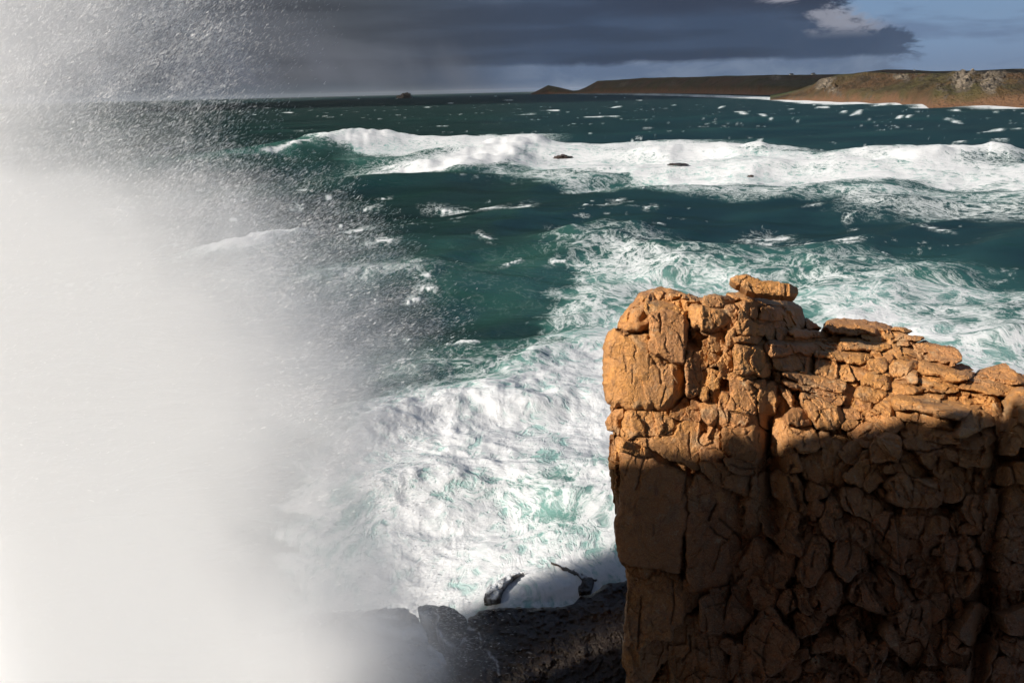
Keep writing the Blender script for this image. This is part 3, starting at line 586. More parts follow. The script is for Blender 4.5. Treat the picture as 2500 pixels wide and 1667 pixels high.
BACK = np.array([0.22, 0.88, -0.42])          # blocks run back and down into the hill
def rock_block(name, poly, parent, mat=GRANITE, seed=0, step=3.0, r=None, off=None, thick=1.3, depth=base_depth, facets=None, rough=1.0, tilt=None, edge=1.0, loc=None, foam_lines=None, smooth_n=1, outline=None, cells=1.0, back=BACK):
    rng = np.random.default_rng(seed * 7 + 3)
    B = outline if outline is not None else resample(chaikin(np.array(poly, float), smooth_n), step * 1.1)
    def wr(q): return np.column_stack([perlin(q / 42.0, 3), perlin(q / 42.0 + 40, 4)]) * 3.5 + np.column_stack([perlin(q / 15.0, 5), perlin(q / 15.0 + 9, 6)]) * 3.0 + np.column_stack([perlin(q / 6.0, 7), perlin(q / 6.0 + 9, 8)]) * 1.9
    B = B + wr(B) * edge
    x0, y0 = B.min(0); x1, y1 = B.max(0); size = math.sqrt((x1 - x0) * (y1 - y0)); c = B.mean(0)
    gx, gy = np.meshgrid(np.arange(x0, x1, step), np.arange(y0, y1, step * 0.87)); gx = gx + (np.arange(gx.shape[0]) % 2)[:, None] * step * 0.5
    gx = gx.ravel(); gy = gy.ravel()
    ok = inside(gx, gy, B); gx, gy = gx[ok], gy[ok]
    d = seg_dist(gx, gy, B); ok = d > step * 0.55; gx, gy, d = gx[ok], gy[ok], d[ok]
    A = np.vstack([B, np.column_stack([gx, gy])]); d = np.concatenate([np.zeros(len(B)), d]); nb = len(B)
    vs, _, fs, ov, _, _ = delaunay_2d_cdt([Vector(p) for p in A], [(i, (i + 1) % nb) for i in range(nb)], [], 1, 1e-5)
    if len(vs) != len(A):
        A = np.array([tuple(v) for v in vs]); d = seg_dist(A[:, 0], A[:, 1], B)
        bmask = d < 1e-3
    fs = np.array(fs, np.int64)
    px, py = A[:, 0], A[:, 1]
    D0 = depth(px, py); pm = D0.mean() / FPX
    rp = r if r is not None else min(4.5, 0.018 * size + 2.2)
    rv = rp * np.clip(0.95 + 1.0 * perlin(A / 22.0 + seed, 9), 0.15, 1.9)
    q = 1 - np.minimum(d / rv, 1); D = D0 + rv * pm * 1.05 * (1 - np.sqrt(np.maximum(0, 1 - q ** 2.2)))
    cn = np.array([[c[0], c[1]]]); D = D + (off if off is not None else rng.uniform(-0.10, 0.08) - 0.06 + 0.34 * float(perlin(cn / 85.0, 33)[0]))
    ux = (px - c[0]) * pm; uy = -(py - c[1]) * pm; s = size * pm
    tl = tilt if tilt is not None else (0.10 + 0.75 * float(perlin(cn / 120.0, 34)[0]) + rng.normal(0, 0.09), 0.12 + 0.4 * float(perlin(cn / 120.0 + 5, 35)[0]) + rng.normal(0, 0.06))
    D = D + tl[0] * ux + tl[1] * uy
    if facets is None:                        # broken faces: (bearing deg, start in block sizes, slope)
        facets = [(90 + rng.normal(0, 22), rng.uniform(0.24, 0.44), rng.uniform(1.0, 2.6)), (rng.normal(0, 25), rng.uniform(0.15, 0.45), rng.uniform(0.8, 2.0)), (rng.uniform(0, 360), rng.uniform(-0.1, 0.2), rng.uniform(0.25, 0.7))]
        facets = [f for f in facets if rng.random() < 0.5]
    for b, o, m in facets:
        D = D + m * np.maximum(0, ux * math.cos(R(b)) + uy * math.sin(R(b)) - o * s)
    W3 = at_depth(px, py, D)
    D = D + rough * (0.09 * fbm(W3 * (0.9, 0.9, 0.7) + seed * 0.37, 4, 11, 0.52) * min(1.0, s / 1.2) + 0.042 * fbm(W3 * 4.0, 4, 12, 0.6))
    idr, w1, w2 = worley(W3 * 1.5 + seed * 0.9, 21)
    D = D + cells * rough * (0.13 * (idr - 0.5) + 0.02 * sstep(w2 - w1, 0.10, 0.0)) * min(1.0, s / 1.5) * sstep(d, 0, 5)
    i3, w3, v3 = worley(np.column_stack([W3[:, 0] * 1.0 + 0.25 * W3[:, 2], W3[:, 1] * 0.6, W3[:, 2] * 0.34 + 0.1 * W3[:, 0]]) * 1.15 + 3.3 * fbm(W3 * 0.35, 2, 44)[:, None] * 0.3, 25)
    sh = 1 + 0.8 * sstep(c[0], 1850, 2000) * sstep(c[1], 1050, 1250)
    D = D + cells * sh * rough * (0.19 * (i3 - 0.5) + 0.025 * sstep(v3 - w3, 0.07, 0.0)) * sstep(d, 0, 4) * min(1.0, s / 1.5)
    ck = sstep(d, 4, 0) * 0.15
    for Q, w, a in CRK:
        if Q[:, 0].min() - 12 > x1 or Q[:, 0].max() + 12 < x0 or Q[:, 1].min() - 12 > y1 or Q[:, 1].max() + 12 < y0: continue
        if a > 0:
            jx = px + 2.4 * perlin(A / 9.0, 31); jy = py + 2.4 * perlin(A / 9.0 + 7, 32)
            k = np.exp(-(seg_dist(jx, jy, Q, False) / w) ** 2); D = D + a * k * 1.3; ck = np.maximum(ck, k)
        else:
            jx = px + 20 * perlin(A / 48.0, 36) + 7 * perlin(A / 15.0, 31) + 3 * perlin(A / 6.0, 37); jy = py + 8 * perlin(A / 30.0 + 7, 32)
            k = sstep(perlin(A / 40.0 + 3, 38), -0.25, 0.35); sd = seg_dist(jx, jy, Q, False)
            D = D + k * (0.20 * np.exp(-(sd / (1.2 + 2.6 * k)) ** 2) + 0.10 * np.exp(-(sd / 12.0) ** 2) * (jx > Q[:, 0].mean())); ck = np.maximum(ck, 0.35 * k * np.exp(-(sd / 3) ** 2))
    V = at_depth(px, py, D)
    fo = np.zeros(len(V))
    for Q, w, a in foam_lines or ():
        jx = px + 9 * perlin(A / 24.0, 51) + 4 * perlin(A / 8.0, 53); jy = py + 9 * perlin(A / 24.0 + 5, 52) + 4 * perlin(A / 8.0, 54)
        fo = np.maximum(fo, a * np.exp(-(seg_dist(jx, jy, Q, False) / w) ** 2))
    # walls and back: outline loop carried back into the hill
    from collections import Counter
    ed = Counter(); 
    E = np.vstack([fs[:, [0, 1]], fs[:, [1, 2]], fs[:, [2, 0]]])
    key = {}
    for a, b in E.tolist():
        if (b, a) in key: del key[(b, a)]
        else: key[(a, b)] = 1
    bl = np.array(list(key.keys()), np.int64)
    bv = np.unique(bl); mp = -np.ones(len(V), np.int64); n0 = len(V)
    ring1 = V[bv] + back * thick * 0.35; ring2 = V[bv] + back * thick
    mp[bv] = np.arange(len(bv))
    a, b = bl[:, 0], bl[:, 1]; a1, b1 = n0 + mp[a], n0 + mp[b]; a2, b2 = a1 + len(bv), b1 + len(bv)
    tri = [np.column_stack([b, a, a1]), np.column_stack([b, a1, b1]), np.column_stack([b1, a1, a2]), np.column_stack([b1, a2, b2])]
    cen = ring2.mean(0); nC = n0 + 2 * len(bv); tri.append(np.column_stack([b2, a2, np.full(len(a), nC)]))
    VV = np.vstack([V, ring1, ring2, cen[None]])
    nx = len(VV) - len(V)
    FF = np.vstack([fs] + tri)
    # faces towards the viewer
    v0, v1, v2 = VV[fs[0, 0]], VV[fs[0, 1]], VV[fs[0, 2]]
    if np.dot(np.cross(v1 - v0, v2 - v0), v0 - CAM) > 0: FF = FF[:, ::-1]
    org = np.array(loc) if loc is not None else VV.mean(0)
    o = mesh_obj(name, VV - org, FF, mat, parent, attrs={'crack': np.concatenate([ck, np.full(nx, 0.5)]), 'foam': np.concatenate([fo, np.zeros(nx)])}, sharp=R(26))
    o.location = org
    return o

outcrop = tag(empty('granite_outcrop', (0, 0, 0)), 'jointed orange granite sea cliff with a square-headed pillar, foam at its foot', 'cliff')
TOPF = lambda st, sl: (90, st, sl)
BLOCKS = [
 # the head of the pillar
 ('A','215,575 258,485 330,380 410,278 520,240 620,230 700,245 800,270 900,300 1000,322 1060,345 1000,372 890,372 800,345 690,330 560,322 495,345 500,470 505,632 400,642 290,632 215,622',dict(r=34,off=.25,facets=[(95,.18,2.4),(150,.25,.8)],tilt=(-.1,.5),rough=.35)),
 ('A','85,760 95,690 130,630 200,600 300,632 400,645 505,640 520,700 620,880 700,905 830,935 845,1000 840,1120 800,1230 740,1310 690,1370 580,1360 480,1340 350,1320 200,1305 120,1290 90,1200 78,1000',dict(r=30,off=-.15,facets=[(0,.36,.9),(180,.36,.6),(-40,.42,.8)],tilt=(.04,.06),rough=.35)),
 ('A','508,500 560,452 650,462 848,520 840,600 835,900 800,905 700,890 620,862 540,800 510,640',dict(r=9,off=-.42,facets=[(0,.30,1.6),(95,.5,1)],tilt=(.05,.05),rough=.5)),
 ('A','490,345 560,322 700,332 790,370 862,460 872,520 810,532 720,512 650,465 540,450 502,472',dict(r=12,off=-.2,facets=[(75,.02,2.2),(0,.3,1)],tilt=(.1,.4))),
 ('A','880,430 930,400 1050,402 1160,420 1300,415 1312,470 1280,530 1180,570 1060,605 980,605 900,590 885,500',dict(r=11,off=-.30,facets=[(80,.24,2.6),(180,.28,1.2)],tilt=(.50,.05))),
 ('A','1000,310 1060,290 1130,290 1230,310 1300,340 1295,390 1240,410 1150,405 1080,390 1000,372',dict(r=8,off=0,facets=[(80,.15,2.2),(0,.02,1.1)],tilt=(.35,.1))),
 ('A','1190,292 1320,270 1480,285 1700,325 1800,350 1880,400 1910,480 1930,560 1920,600 1850,600 1790,580 1780,540 1780,480 1745,425 1620,380 1560,372 1500,345 1380,345 1300,340',dict(r=20,off=.2,facets=[(90,.0,2.6),(0,.22,.9)],tilt=(.1,.5),rough=.6)),
 ('A','1550,390 1620,385 1740,430 1775,490 1750,530 1640,530 1540,525 1520,490',dict(r=12,off=-.2)),
 ('A','1380,345 1500,355 1555,375 1530,450 1500,440 1440,430 1390,420 1370,390',dict(off=.1)),
 ('A','1340,440 1420,430 1430,470 1400,510 1340,545 1325,510',{}), ('A','1432,435 1475,430 1475,490 1440,505',{}),
 ('A','1300,560 1400,545 1530,560 1540,610 1520,660 1400,668 1300,665',dict(r=7,off=-.25,tilt=(.3,.0))), ('A','1290,672 1500,682 1510,700 1480,725 1380,720 1280,725',{}),
 ('A','1570,560 1665,565 1660,690 1610,690 1580,640',dict(off=.25)), ('A','1670,610 1740,590 1790,600 1780,670 1730,690 1680,690',dict(off=.2)), ('A','1795,595 1930,605 1925,640 1830,670 1795,665',dict(off=.35)),
 ('A','1440,512 1560,530 1700,545 1780,540 1790,590 1740,585 1670,600 1560,555 1440,545',dict(off=.2)),
 ('A','850,622 880,605 940,640 990,740 990,860 950,980 980,1010 940,1190 860,1200 850,1050 845,850',dict(r=8,off=-.2,tilt=(.55,.1))),
 ('A','950,625 1040,650 1050,700 1010,800 1040,830 1030,930 990,970 985,860 1000,740',dict(off=.05)),
 ('A','1060,680 1120,640 1220,625 1200,690 1190,790 1130,805 1060,800 1045,740',{}), ('A','1050,812 1170,812 1165,850 1120,910 1060,925 1040,880',{}), ('A','1225,620 1290,590 1290,690 1270,740 1215,755 1205,690',{}),
 ('A','950,600 1060,612 1200,590 1290,560 1290,585 1220,618 1120,632 1040,645 960,622',dict(off=.15)),
 ('A','1190,770 1270,760 1275,860 1285,960 1260,1010 1180,1030 1150,1000 1140,940 1050,950 1120,915 1170,850',dict(off=-.15)),
 ('A','1285,740 1400,735 1500,770 1545,830 1545,900 1590,980 1570,1010 1470,1015 1380,1020 1290,1000 1285,850',dict(off=-.4,facets=[(80,.30,2.5),(0,.34,1.6),(-80,.4,.6)],tilt=(.1,.1))),
 ('A','1500,745 1620,760 1680,850 1640,930 1590,960 1550,890 1555,820',dict(off=.1,tilt=(.5,.2))),
 ('A','1180,1032 1290,1007 1390,1025 1480,1020 1470,1060 1350,1065 1200,1047',dict(off=-.1)),
 ('A','1040,960 1140,945 1145,1010 1130,1120 1090,1160 1045,1130 1060,1050',{}), ('A','1010,990 1055,1040 1035,1110 1035,1190 1000,1260 960,1230 970,1150',{}),
 ('A','1060,1170 1145,1165 1140,1290 1125,1400 1100,1480 1040,1460 990,1400 985,1290 1020,1210',dict(off=.0)),
 ('A','1160,1080 1200,1055 1250,1070 1235,1230 1220,1340 1220,1440 1210,1490 1120,1480 1135,1380 1150,1250',dict(off=-.1,tilt=(0,.1))),
 ('A','1252,1070 1350,1070 1500,1085 1570,1100 1545,1180 1470,1240 1490,1300 1490,1380 1380,1380 1300,1355 1238,1340 1240,1220',dict(r=6,off=-.12,facets=[(0,.4,.6)],tilt=(.05,.1),rough=.7)),
 ('A','1575,1105 1640,1120 1625,1300 1615,1380 1500,1380 1495,1290 1480,1240 1550,1180',dict(r=6,off=-.08,rough=.7)),
 ('A','1235,1347 1310,1362 1400,1387 1500,1390 1510,1440 1500,1480 1420,1500 1300,1500 1220,1510',dict(off=-.05)), ('A','1510,1390 1615,1390 1610,1480 1580,1510 1520,1480',{}),
 ('A','900,1250 960,1220 1000,1270 980,1340 960,1440 900,1440 870,1350',dict(off=.2)), ('A','700,1385 800,1310 870,1260 890,1340 900,1440 830,1440 740,1410',dict(off=.25)),
 ('A','1920,500 1990,540 2085,608 1940,612',dict(off=1.0)),
 # below the head
 ('C','135,60 180,10 230,2 285,12 265,110 245,245 190,215 120,195 112,120',dict(r=14,off=.0)),
 ('C','300,40 400,18 520,14 600,32 760,90 840,112 790,150 775,240 650,245 400,250 370,295 290,290 265,230 275,130',dict(r=12,off=-.15,facets=[(90,.3,1.2),(0,.5,.8)],tilt=(.1,.1))),
 ('C','795,150 870,122 990,140 1005,300 1000,555 900,520 780,480 620,400 480,330 385,300 385,257 650,252 778,245',dict(r=8,off=-.1,facets=[(0,.5,.6)],tilt=(.12,.05),rough=.5)),
 ('C','150,235 205,250 190,400 235,450 240,640 245,820 210,980 195,1000 170,780 140,600 135,400',dict(off=.2)), ('C','195,272 290,290 310,320 260,380 215,470 192,480',dict(off=.05)),
 ('C','300,312 390,322 560,382 740,492 900,562 870,590 700,522 560,452 400,412 262,395',dict(r=5,off=.0)),
 ('C','240,402 400,422 560,462 700,542 860,592 880,660 870,900 910,980 870,1080 820,1220 800,1400 800,1540 640,1510 520,1490 300,1475 245,1440 205,1290 190,1100 210,990 250,820 245,600',dict(r=14,off=-.15,facets=[(0,.45,.7),(180,.40,.8)],tilt=(.03,.03),rough=.4)),
 ('C','990,632 1060,642 1080,680 1150,720 1290,760 1420,832 1490,862 1450,960 1400,1160 1440,1260 1400,1380 1320,1480 1260,1600 1220,1720 1060,1780 920,1700 915,1200 910,900 930,720',dict(r=12,off=-.05,facets=[(20,.3,.7),(-70,.4,.5)],tilt=(.15,.05),rough=.6)),
 ('C','890,592 980,602 930,700 915,900 887,960 882,700',dict(off=.1)),
 ('C','1020,512 1130,502 1290,562 1400,632 1600,612 1550,680 1510,740 1490,820 1420,800 1280,740 1110,640 1060,590',dict(r=10,off=-.1)),
 ('C','1245,190 1420,180 1540,155 1600,170 1650,230 1620,380 1560,500 1450,490 1300,430 1240,350 1225,280',dict(r=18,off=-.55,facets=[(85,.28,1.8),(0,.2,1.3),(-90,.2,.9)],tilt=(0,.1))),
 ('C','1010,230 1110,240 1120,290 1060,330 1020,310 1000,250',{}), ('C','1050,130 1150,180 1220,250 1225,350 1130,370 1065,340 1125,285 1112,235',dict(off=.15)), ('C','1030,382 1130,377 1230,400 1310,440 1240,460 1130,490 1020,490',{}),
 ('C','1250,457 1420,492 1560,512 1680,540 1600,600 1420,625 1330,580 1290,520',dict(off=-.1)),
 ('C','1760,20 1870,15 1900,120 1960,280 1950,420 1850,440 1740,430 1730,300 1750,160',dict(off=-.1)), ('C','1860,20 2050,10 2100,100 2080,150 1970,150 1890,110',dict(off=-.3)), ('C','1890,170 2080,160 2130,280 2120,390 2060,410 1960,380 1900,280',dict(off=-.2)),
 ('C','1760,442 1950,432 1980,560 1880,590 1720,570 1690,490',{}), ('C','1560,660 1640,612 1670,680 1650,780 1620,860 1500,830 1520,730',{}), ('C','1740,580 1900,600 1960,750 1970,980 1900,930 1760,830 1720,720',dict(off=-.3,tilt=(.5,0))),
 ('C','1962,430 2110,402 2156,600 2156,700 2060,650 2000,560',{}), ('C','1620,870 1740,850 1900,960 1960,1010 1900,1120 2000,1290 1960,1400 1840,1330 1740,1220 1620,1160 1600,1000',{}), ('C','1460,862 1560,850 1620,900 1600,1200 1500,1210 1440,1160 1470,960',{}),
 ('C','1560,1260 1700,1270 1720,1330 1640,1440 1600,1640 1500,1640 1420,1480 1520,1350',dict(off=-.3)), ('C','1740,1350 1850,1420 1950,1470 1900,1600 1780,1720 1620,1600 1660,1440',dict(off=-.2)), ('C','2040,682 2156,722 2156,1000 2090,950 2060,820',{}), ('C','2000,1050 2100,1000 2156,1050 2156,1250 2060,1400 2000,1250',{}),
 # the terraces to the right
 ('B','270,230 300,165 400,150 560,155 760,180 900,220 1010,262 960,290 850,280 800,320 640,300 500,290 420,300 300,280 265,260',dict(r=10,off=-.2,facets=[(85,.02,2.6),(0,.4,.8)],tilt=(.2,.2))),
 ('B','960,228 1080,240 1140,275 1100,290 1000,280 930,270',dict(off=.1)), ('B','640,305 800,325 870,340 860,375 760,385 640,345',dict(off=0)),
 ('B','0,270 100,275 200,290 330,300 440,330 420,350 300,345 180,330 50,340 -40,330 -90,300',dict(off=0)), ('B','440,362 560,340 700,370 850,400 930,440 820,465 700,465 550,465 430,455',dict(r=7,off=-.25,facets=[(85,.05,2.4)],tilt=(.2,.1))),
 ('B','-330,430 -250,385 -120,372 0,372 120,402 250,392 430,430 440,460 300,470 160,462 150,495 0,497 -140,520 -280,505',dict(r=8,off=-.4,facets=[(88,.04,2.6),(180,.8,.8)],tilt=(.05,.1))),
 ('B','-130,345 0,345 150,345 300,355 420,362 425,400 250,380 120,390 0,362 -110,366',dict(off=.1)),
 ('B','160,482 260,467 400,462 560,472 760,482 740,530 660,585 540,580 430,560 300,540 170,522',dict(r=7,off=-.45,facets=[(85,.02,2.4),(0,.5,1)],tilt=(.1,.1))),
 ('B','1180,400 1280,380 1370,410 1480,430 1600,460 1640,520 1645,590 1580,605 1450,580 1340,560 1330,480 1200,430',dict(r=9,off=-.2,facets=[(80,.14,2.4)],tilt=(-.2,.2))),
 ('B','850,300 980,290 1100,310 1250,340 1280,370 1200,385 1080,370 960,360 860,330',dict(off=0)), ('B','870,382 1000,366 1180,390 1200,425 1100,416 960,425',dict(off=.1)), ('B','960,432 1100,422 1300,462 1330,550 1200,540 1060,500',dict(off=.3,tilt=(.4,.4))), ('B','770,490 950,450 1060,510 1180,545 1000,530 860,530 770,560',dict(off=.15)),
 ('B','-250,560 -150,520 0,510 60,545 170,557 165,710 60,690 0,692 -130,660 -230,620',dict(r=9,off=-.25)), ('B','175,552 300,562 370,600 395,700 385,750 280,730 175,707',dict(r=9,off=-.3,facets=[(85,.4,1.6),(0,.44,1)],tilt=(.0,.1))),
 ('B','390,592 470,590 500,680 550,770 540,785 400,755 397,690',dict(off=-.2)), ('B','500,612 640,622 735,650 740,690 660,690 620,755 560,755 530,690',dict(off=-.1)), ('B','715,572 850,562 890,590 870,650 780,705 740,690',dict(off=-.4)), ('B','850,537 940,530 980,575 900,600',{}),
 ('B','905,640 960,587 1080,610 1180,620 1190,660 1100,690 1010,720 940,690',dict(off=-.3)), ('B','1220,640 1300,602 1450,642 1600,672 1790,682 1700,755 1540,765 1400,710 1260,690',dict(r=8,off=-.45,facets=[(70,.02,2.2),(0,.5,.9)],tilt=(-.1,.2))), ('B','1300,562 1500,592 1650,612 1780,662 1700,680 1500,652 1350,602',dict(off=.1)),
 ('B','640,772 720,707 860,712 930,740 930,810 870,870 760,845 660,810',dict(r=14,off=-.35)), ('B','985,780 1060,702 1140,682 1190,730 1200,790 1100,800',dict(off=-.3)), ('B','1200,742 1290,722 1450,782 1600,850 1560,890 1400,860 1260,840 1210,790',dict(off=-.1,tilt=(.4,.5))),
 ('B','0,712 100,717 260,752 420,790 480,830 440,895 360,890 200,850 60,800 -130,740 -120,690',dict(r=9,off=-.45,facets=[(80,.10,2.2)],tilt=(-.05,.1))), ('B','490,812 620,832 580,900 500,895 470,860',dict(off=.1)),
 ('B','0,812 80,832 240,872 400,922 465,942 440,1000 390,1010 250,930 100,870 -120,800 -130,755',dict(r=8,off=-.35,facets=[(80,.08,2.0)],tilt=(0,.1))), ('B','580,902 640,837 740,842 860,882 860,940 740,1005 640,960',dict(r=12,off=-.4)),
 ('B','930,852 980,807 1130,817 1250,852 1200,900 1040,915 960,920 930,890',dict(off=-.2)), ('B','860,962 930,895 980,930 960,980 890,985',{}),
 ('B','30,922 130,922 260,1002 400,1070 460,1130 440,1200 330,1260 230,1220 150,1190 80,1050',dict(r=20,off=-.45,facets=[(70,.25,1.6),(0,.34,1.2)],tilt=(0,.1))), ('B','440,922 540,912 590,960 540,1020 460,1000',dict(off=.05)), ('B','545,1030 590,962 720,1002 770,1040 650,1085',dict(off=-.15)),
 ('B','960,970 1000,922 1200,902 1500,902 1800,942 1870,970 1720,1080 1640,1160 1450,1120 1250,1060 1100,1040 980,1010',dict(r=6,off=-.9,facets=[(75,-.12,2.6),(0,.75,1.5)],tilt=(-.05,.15),rough=.7)),
 ('B','770,1052 840,1002 950,1002 980,1060 950,1130 850,1100',dict(off=-.3)), ('B','1020,1092 1130,1082 1350,1132 1630,1192 1640,1250 1500,1240 1250,1190 1030,1120',dict(r=6,off=-.5)), ('B','1640,1172 1760,1092 1930,1132 1960,1190 1700,1330 1642,1330 1642,1230',dict(off=-.5,tilt=(.8,.6))),
 ('B','650,1122 760,1082 880,1122 1000,1192 1050,1250 1000,1280 880,1250 760,1200',dict(off=-.35)), ('B','1020,1262 1150,1232 1400,1252 1610,1312 1620,1400 1500,1400 1240,1350 1060,1320',dict(off=-.45)), ('B','530,1290 680,1202 760,1232 860,1300 800,1370 720,1430 600,1390',dict(off=-.4)),
 ('B','1650,875 1850,885 2000,915 2010,1000 1950,1120 1900,1110 1880,970 1800,930',dict(off=.5)),
 ('B','1620,1362 1900,1272 1950,1300 1940,1400 1800,1440 1620,1450',dict(off=-.2)), ('B','190,1322 310,1322 290,1400 240,1440',{}), ('B','310,1332 430,1342 500,1380 460,1440 440,1600 290,1640 250,1450',dict(off=-.1)), ('B','440,1232 530,1162 590,1190 520,1250',{}), ('B','0,1112 100,1132 130,1220 20,1230 -60,1180',{}), ('B','480,1062 560,1062 640,1110 560,1160 480,1130',{}),
 ('B','1850,692 1900,642 2020,640 2050,615 2090,610 2140,650 2200,700 2340,722 2420,800 2269,820 2000,775',dict(off=.0)), ('B','1700,772 1850,705 2000,785 2269,830 2400,840 2400,890 2140,900 2000,910 1850,880 1650,870',dict(off=.0,tilt=(.1,.5))),
 ('B','2130,960 2160,902 2269,882 2400,900 2400,1230 2269,1220 2230,1190 2190,1050 2140,1020',dict(r=22,off=-.9)), ('B','2030,1002 2130,1022 2180,1070 2220,1202 2269,1232 2400,1250 2400,1400 2190,1400 2180,1500 2100,1490 2030,1300',dict(off=-.4)),
 # the shaded cliff below
 ('D','850,10 940,90 985,200 920,280 730,300 690,280 710,160 760,80',dict(off=-.7)), ('D','470,440 560,330 690,195 685,330 640,450 580,530 490,490',dict(off=-.4)), ('D','640,540 700,430 720,312 900,292 860,360 870,450 770,500 720,580 660,550',dict(off=-.35)), ('D','985,182 1080,202 1160,280 1100,305 985,280',{}),
 ('D','1040,102 1300,105 1520,162 1530,300 1400,260 1150,230 1060,160',dict(off=-.35)), ('D','1160,252 1350,242 1520,312 1500,350 1230,340',dict(off=-.2)), ('D','1545,102 1830,82 1850,180 1740,210 1550,200',{}), ('D','1540,212 1700,212 1830,242 1800,320 1560,330',{}),
 ('D','860,352 1000,322 1200,352 1280,420 1200,470 1080,430 960,400 860,420',dict(off=-.25)), ('D','1290,392 1500,372 1720,362 1700,490 1560,500 1540,460 1440,480',{}), ('D','880,480 930,412 1000,422 1100,492 1240,482 1400,492 1380,620 1330,700 1200,730 1030,740 930,690 870,620',dict(r=20,off=-.75)),
 ('D','1385,502 1530,472 1560,520 1540,640 1400,660',dict(off=-.2)), ('D','430,562 540,572 605,610 590,800 530,790 440,690',dict(off=-.4)), ('D','610,690 650,612 730,622 770,700 790,800 690,870 620,830',dict(off=-.3)), ('D','720,592 780,502 870,602 930,692 1030,752 1000,800 850,720',{}),
 ('D','1030,752 1300,742 1380,800 1330,820 1100,820 1000,800',{}), ('D','1000,832 1190,822 1190,990 1000,1010 960,960',dict(off=-.3)), ('D','1200,832 1390,842 1410,900 1400,980 1200,990',dict(off=-.2)),
 ('D','720,842 790,802 950,832 990,1002 1060,1050 1010,1150 1000,1280 1010,1360 850,1300 680,1150 660,1080 680,920',dict(off=-.4)), ('D','1010,1112 1060,1055 1180,1072 1190,1130 1100,1190 1000,1200',{}), ('D','1190,1002 1380,1002 1390,1150 1340,1190 1180,1200 1200,1100',{}),
 ('D','1010,1272 1100,1222 1190,1242 1200,1320 1130,1400 1050,1380',{}), ('D','1200,1292 1330,1222 1350,1260 1200,1430 1100,1500 1120,1420',{}), ('D','490,812 560,832 680,892 670,1050 600,1300 580,1340 520,1350 460,1420 380,1340 370,1100 380,880 430,822 480,900',dict(off=-.3)),
 ('D','600,1252 640,1165 830,1312 1060,1452 1100,1620 1000,1750 700,1700 500,1600 540,1450 590,1400',dict(off=-.4)), ('D','320,572 380,702 380,820 300,770 330,950 370,1000 350,1050 290,1010 220,910 260,720',dict(off=-.2)), ('D','10,1352 100,1172 200,1022 260,1120 250,1300 170,1420 90,1480 30,1430',dict(off=-.5)),
 ('D','180,1502 260,1352 310,1372 320,1450 380,1568 280,1640 170,1600',dict(off=-.3)), ('D','1420,1002 1530,992 1530,1100 1480,1200 1470,1350 1400,1320 1390,1150',{}), ('D','1550,1052 1700,982 1730,1280 1620,1310 1530,1280',{}), ('D','1640,642 1780,662 1760,880 1660,880 1600,760',{}), ('D','1810,702 1880,572 1890,720 1850,880 1800,1150 1770,1100 1830,880 1850,800',dict(off=-.3)),
 ('D','1910,652 1960,562 2080,502 2240,560 2240,700 2080,800 1990,760 1930,740',{}), ('D','1890,902 1930,822 2000,872 2010,960 1950,1090 1890,1000',{}), ('D','2010,942 2240,902 2240,1050 2010,1030',{}), ('D','1930,382 2060,392 2080,460 1990,530 1920,480',{}), ('D','1960,1042 2240,1072 2240,1230 2050,1230 1970,1160 1860,1150',{}), ('D','1940,1372 2050,1302 2240,1322 2240,1500 1980,1480',{}), ('D','1870,1202 1960,1202 2040,1260 1940,1330 1880,1300',{}), ('D','1530,1302 1720,1312 1700,1420 1600,1568 1480,1568 1500,1450',{}), ('D','2080,330 2240,340 2240,480 2100,480 2060,400',{}), ('D','2010,800 2100,790 2240,720 2240,880 2010,920',{}),
 ('D','20,202 270,212 330,430 300,540 210,530 90,460 20,300',dict(off=-.1)), ('D','100,492 220,542 240,640 120,680',{}), ('D','110,692 260,662 250,760 160,860 110,800',{}), ('D','350,422 430,312 530,342 480,430 530,530 400,540',{}), ('D','410,252 450,152 530,132 575,172 560,300 520,320',dict(off=-.3)), ('D','1100,1190 1330,1205 1300,1225 1190,1235 1090,1215',{}), ('D','1200,1420 1370,1270 1400,1340 1400,1480 1250,1600 1130,1568',{}), ('D','1400,1340 1480,1370 1500,1450 1470,1568 1410,1500',{}), ('D','1660,900 1760,900 1760,970 1620,990 1540,960',{}),
 ('E','170,192 300,192 440,222 470,262 500,322 480,480 430,520 410,580 330,570 260,620 240,720 190,790 150,720 165,500 180,300',dict(r=12,off=-.2,facets=[(0,.4,.7),(180,.4,.7)],rough=.8)), ('E','490,262 620,312 590,340 540,400 500,420',{}), ('E','590,372 650,322 720,302 750,340 700,480 690,545 590,540 585,440',dict(off=-.2)),
 ('E','250,652 330,592 410,597 410,650 330,740 260,860 200,860',{}), ('E','480,472 580,402 580,540 690,557 780,562 760,650 730,740 700,900 440,900 420,680 440,540',dict(off=-.1)), ('E','850,562 960,412 1000,470 1060,560 1110,602 1060,700 940,780 850,900 760,900 830,700',dict(off=-.35)),
 ('E','890,62 980,72 970,110 930,160 930,240 890,230 870,140',{}), ('E','940,142 1080,112 1120,160 1110,210 1020,310 940,240',dict(off=-.2)), ('E','860,332 880,232 940,262 1010,322 980,400 880,400',{}), ('E','1100,262 1120,252 1150,310 1185,440 1150,420 1100,320',dict(off=-.3)), ('E','1020,392 1070,312 1100,332 1110,380 1050,420',{}), ('E','1230,232 1300,202 1340,280 1330,380 1290,440 1250,420',dict(off=-.3)), ('E','1180,392 1200,302 1230,312 1220,370',{}), ('E','1110,442 1190,472 1240,382 1250,450 1220,520 1130,560',{}),
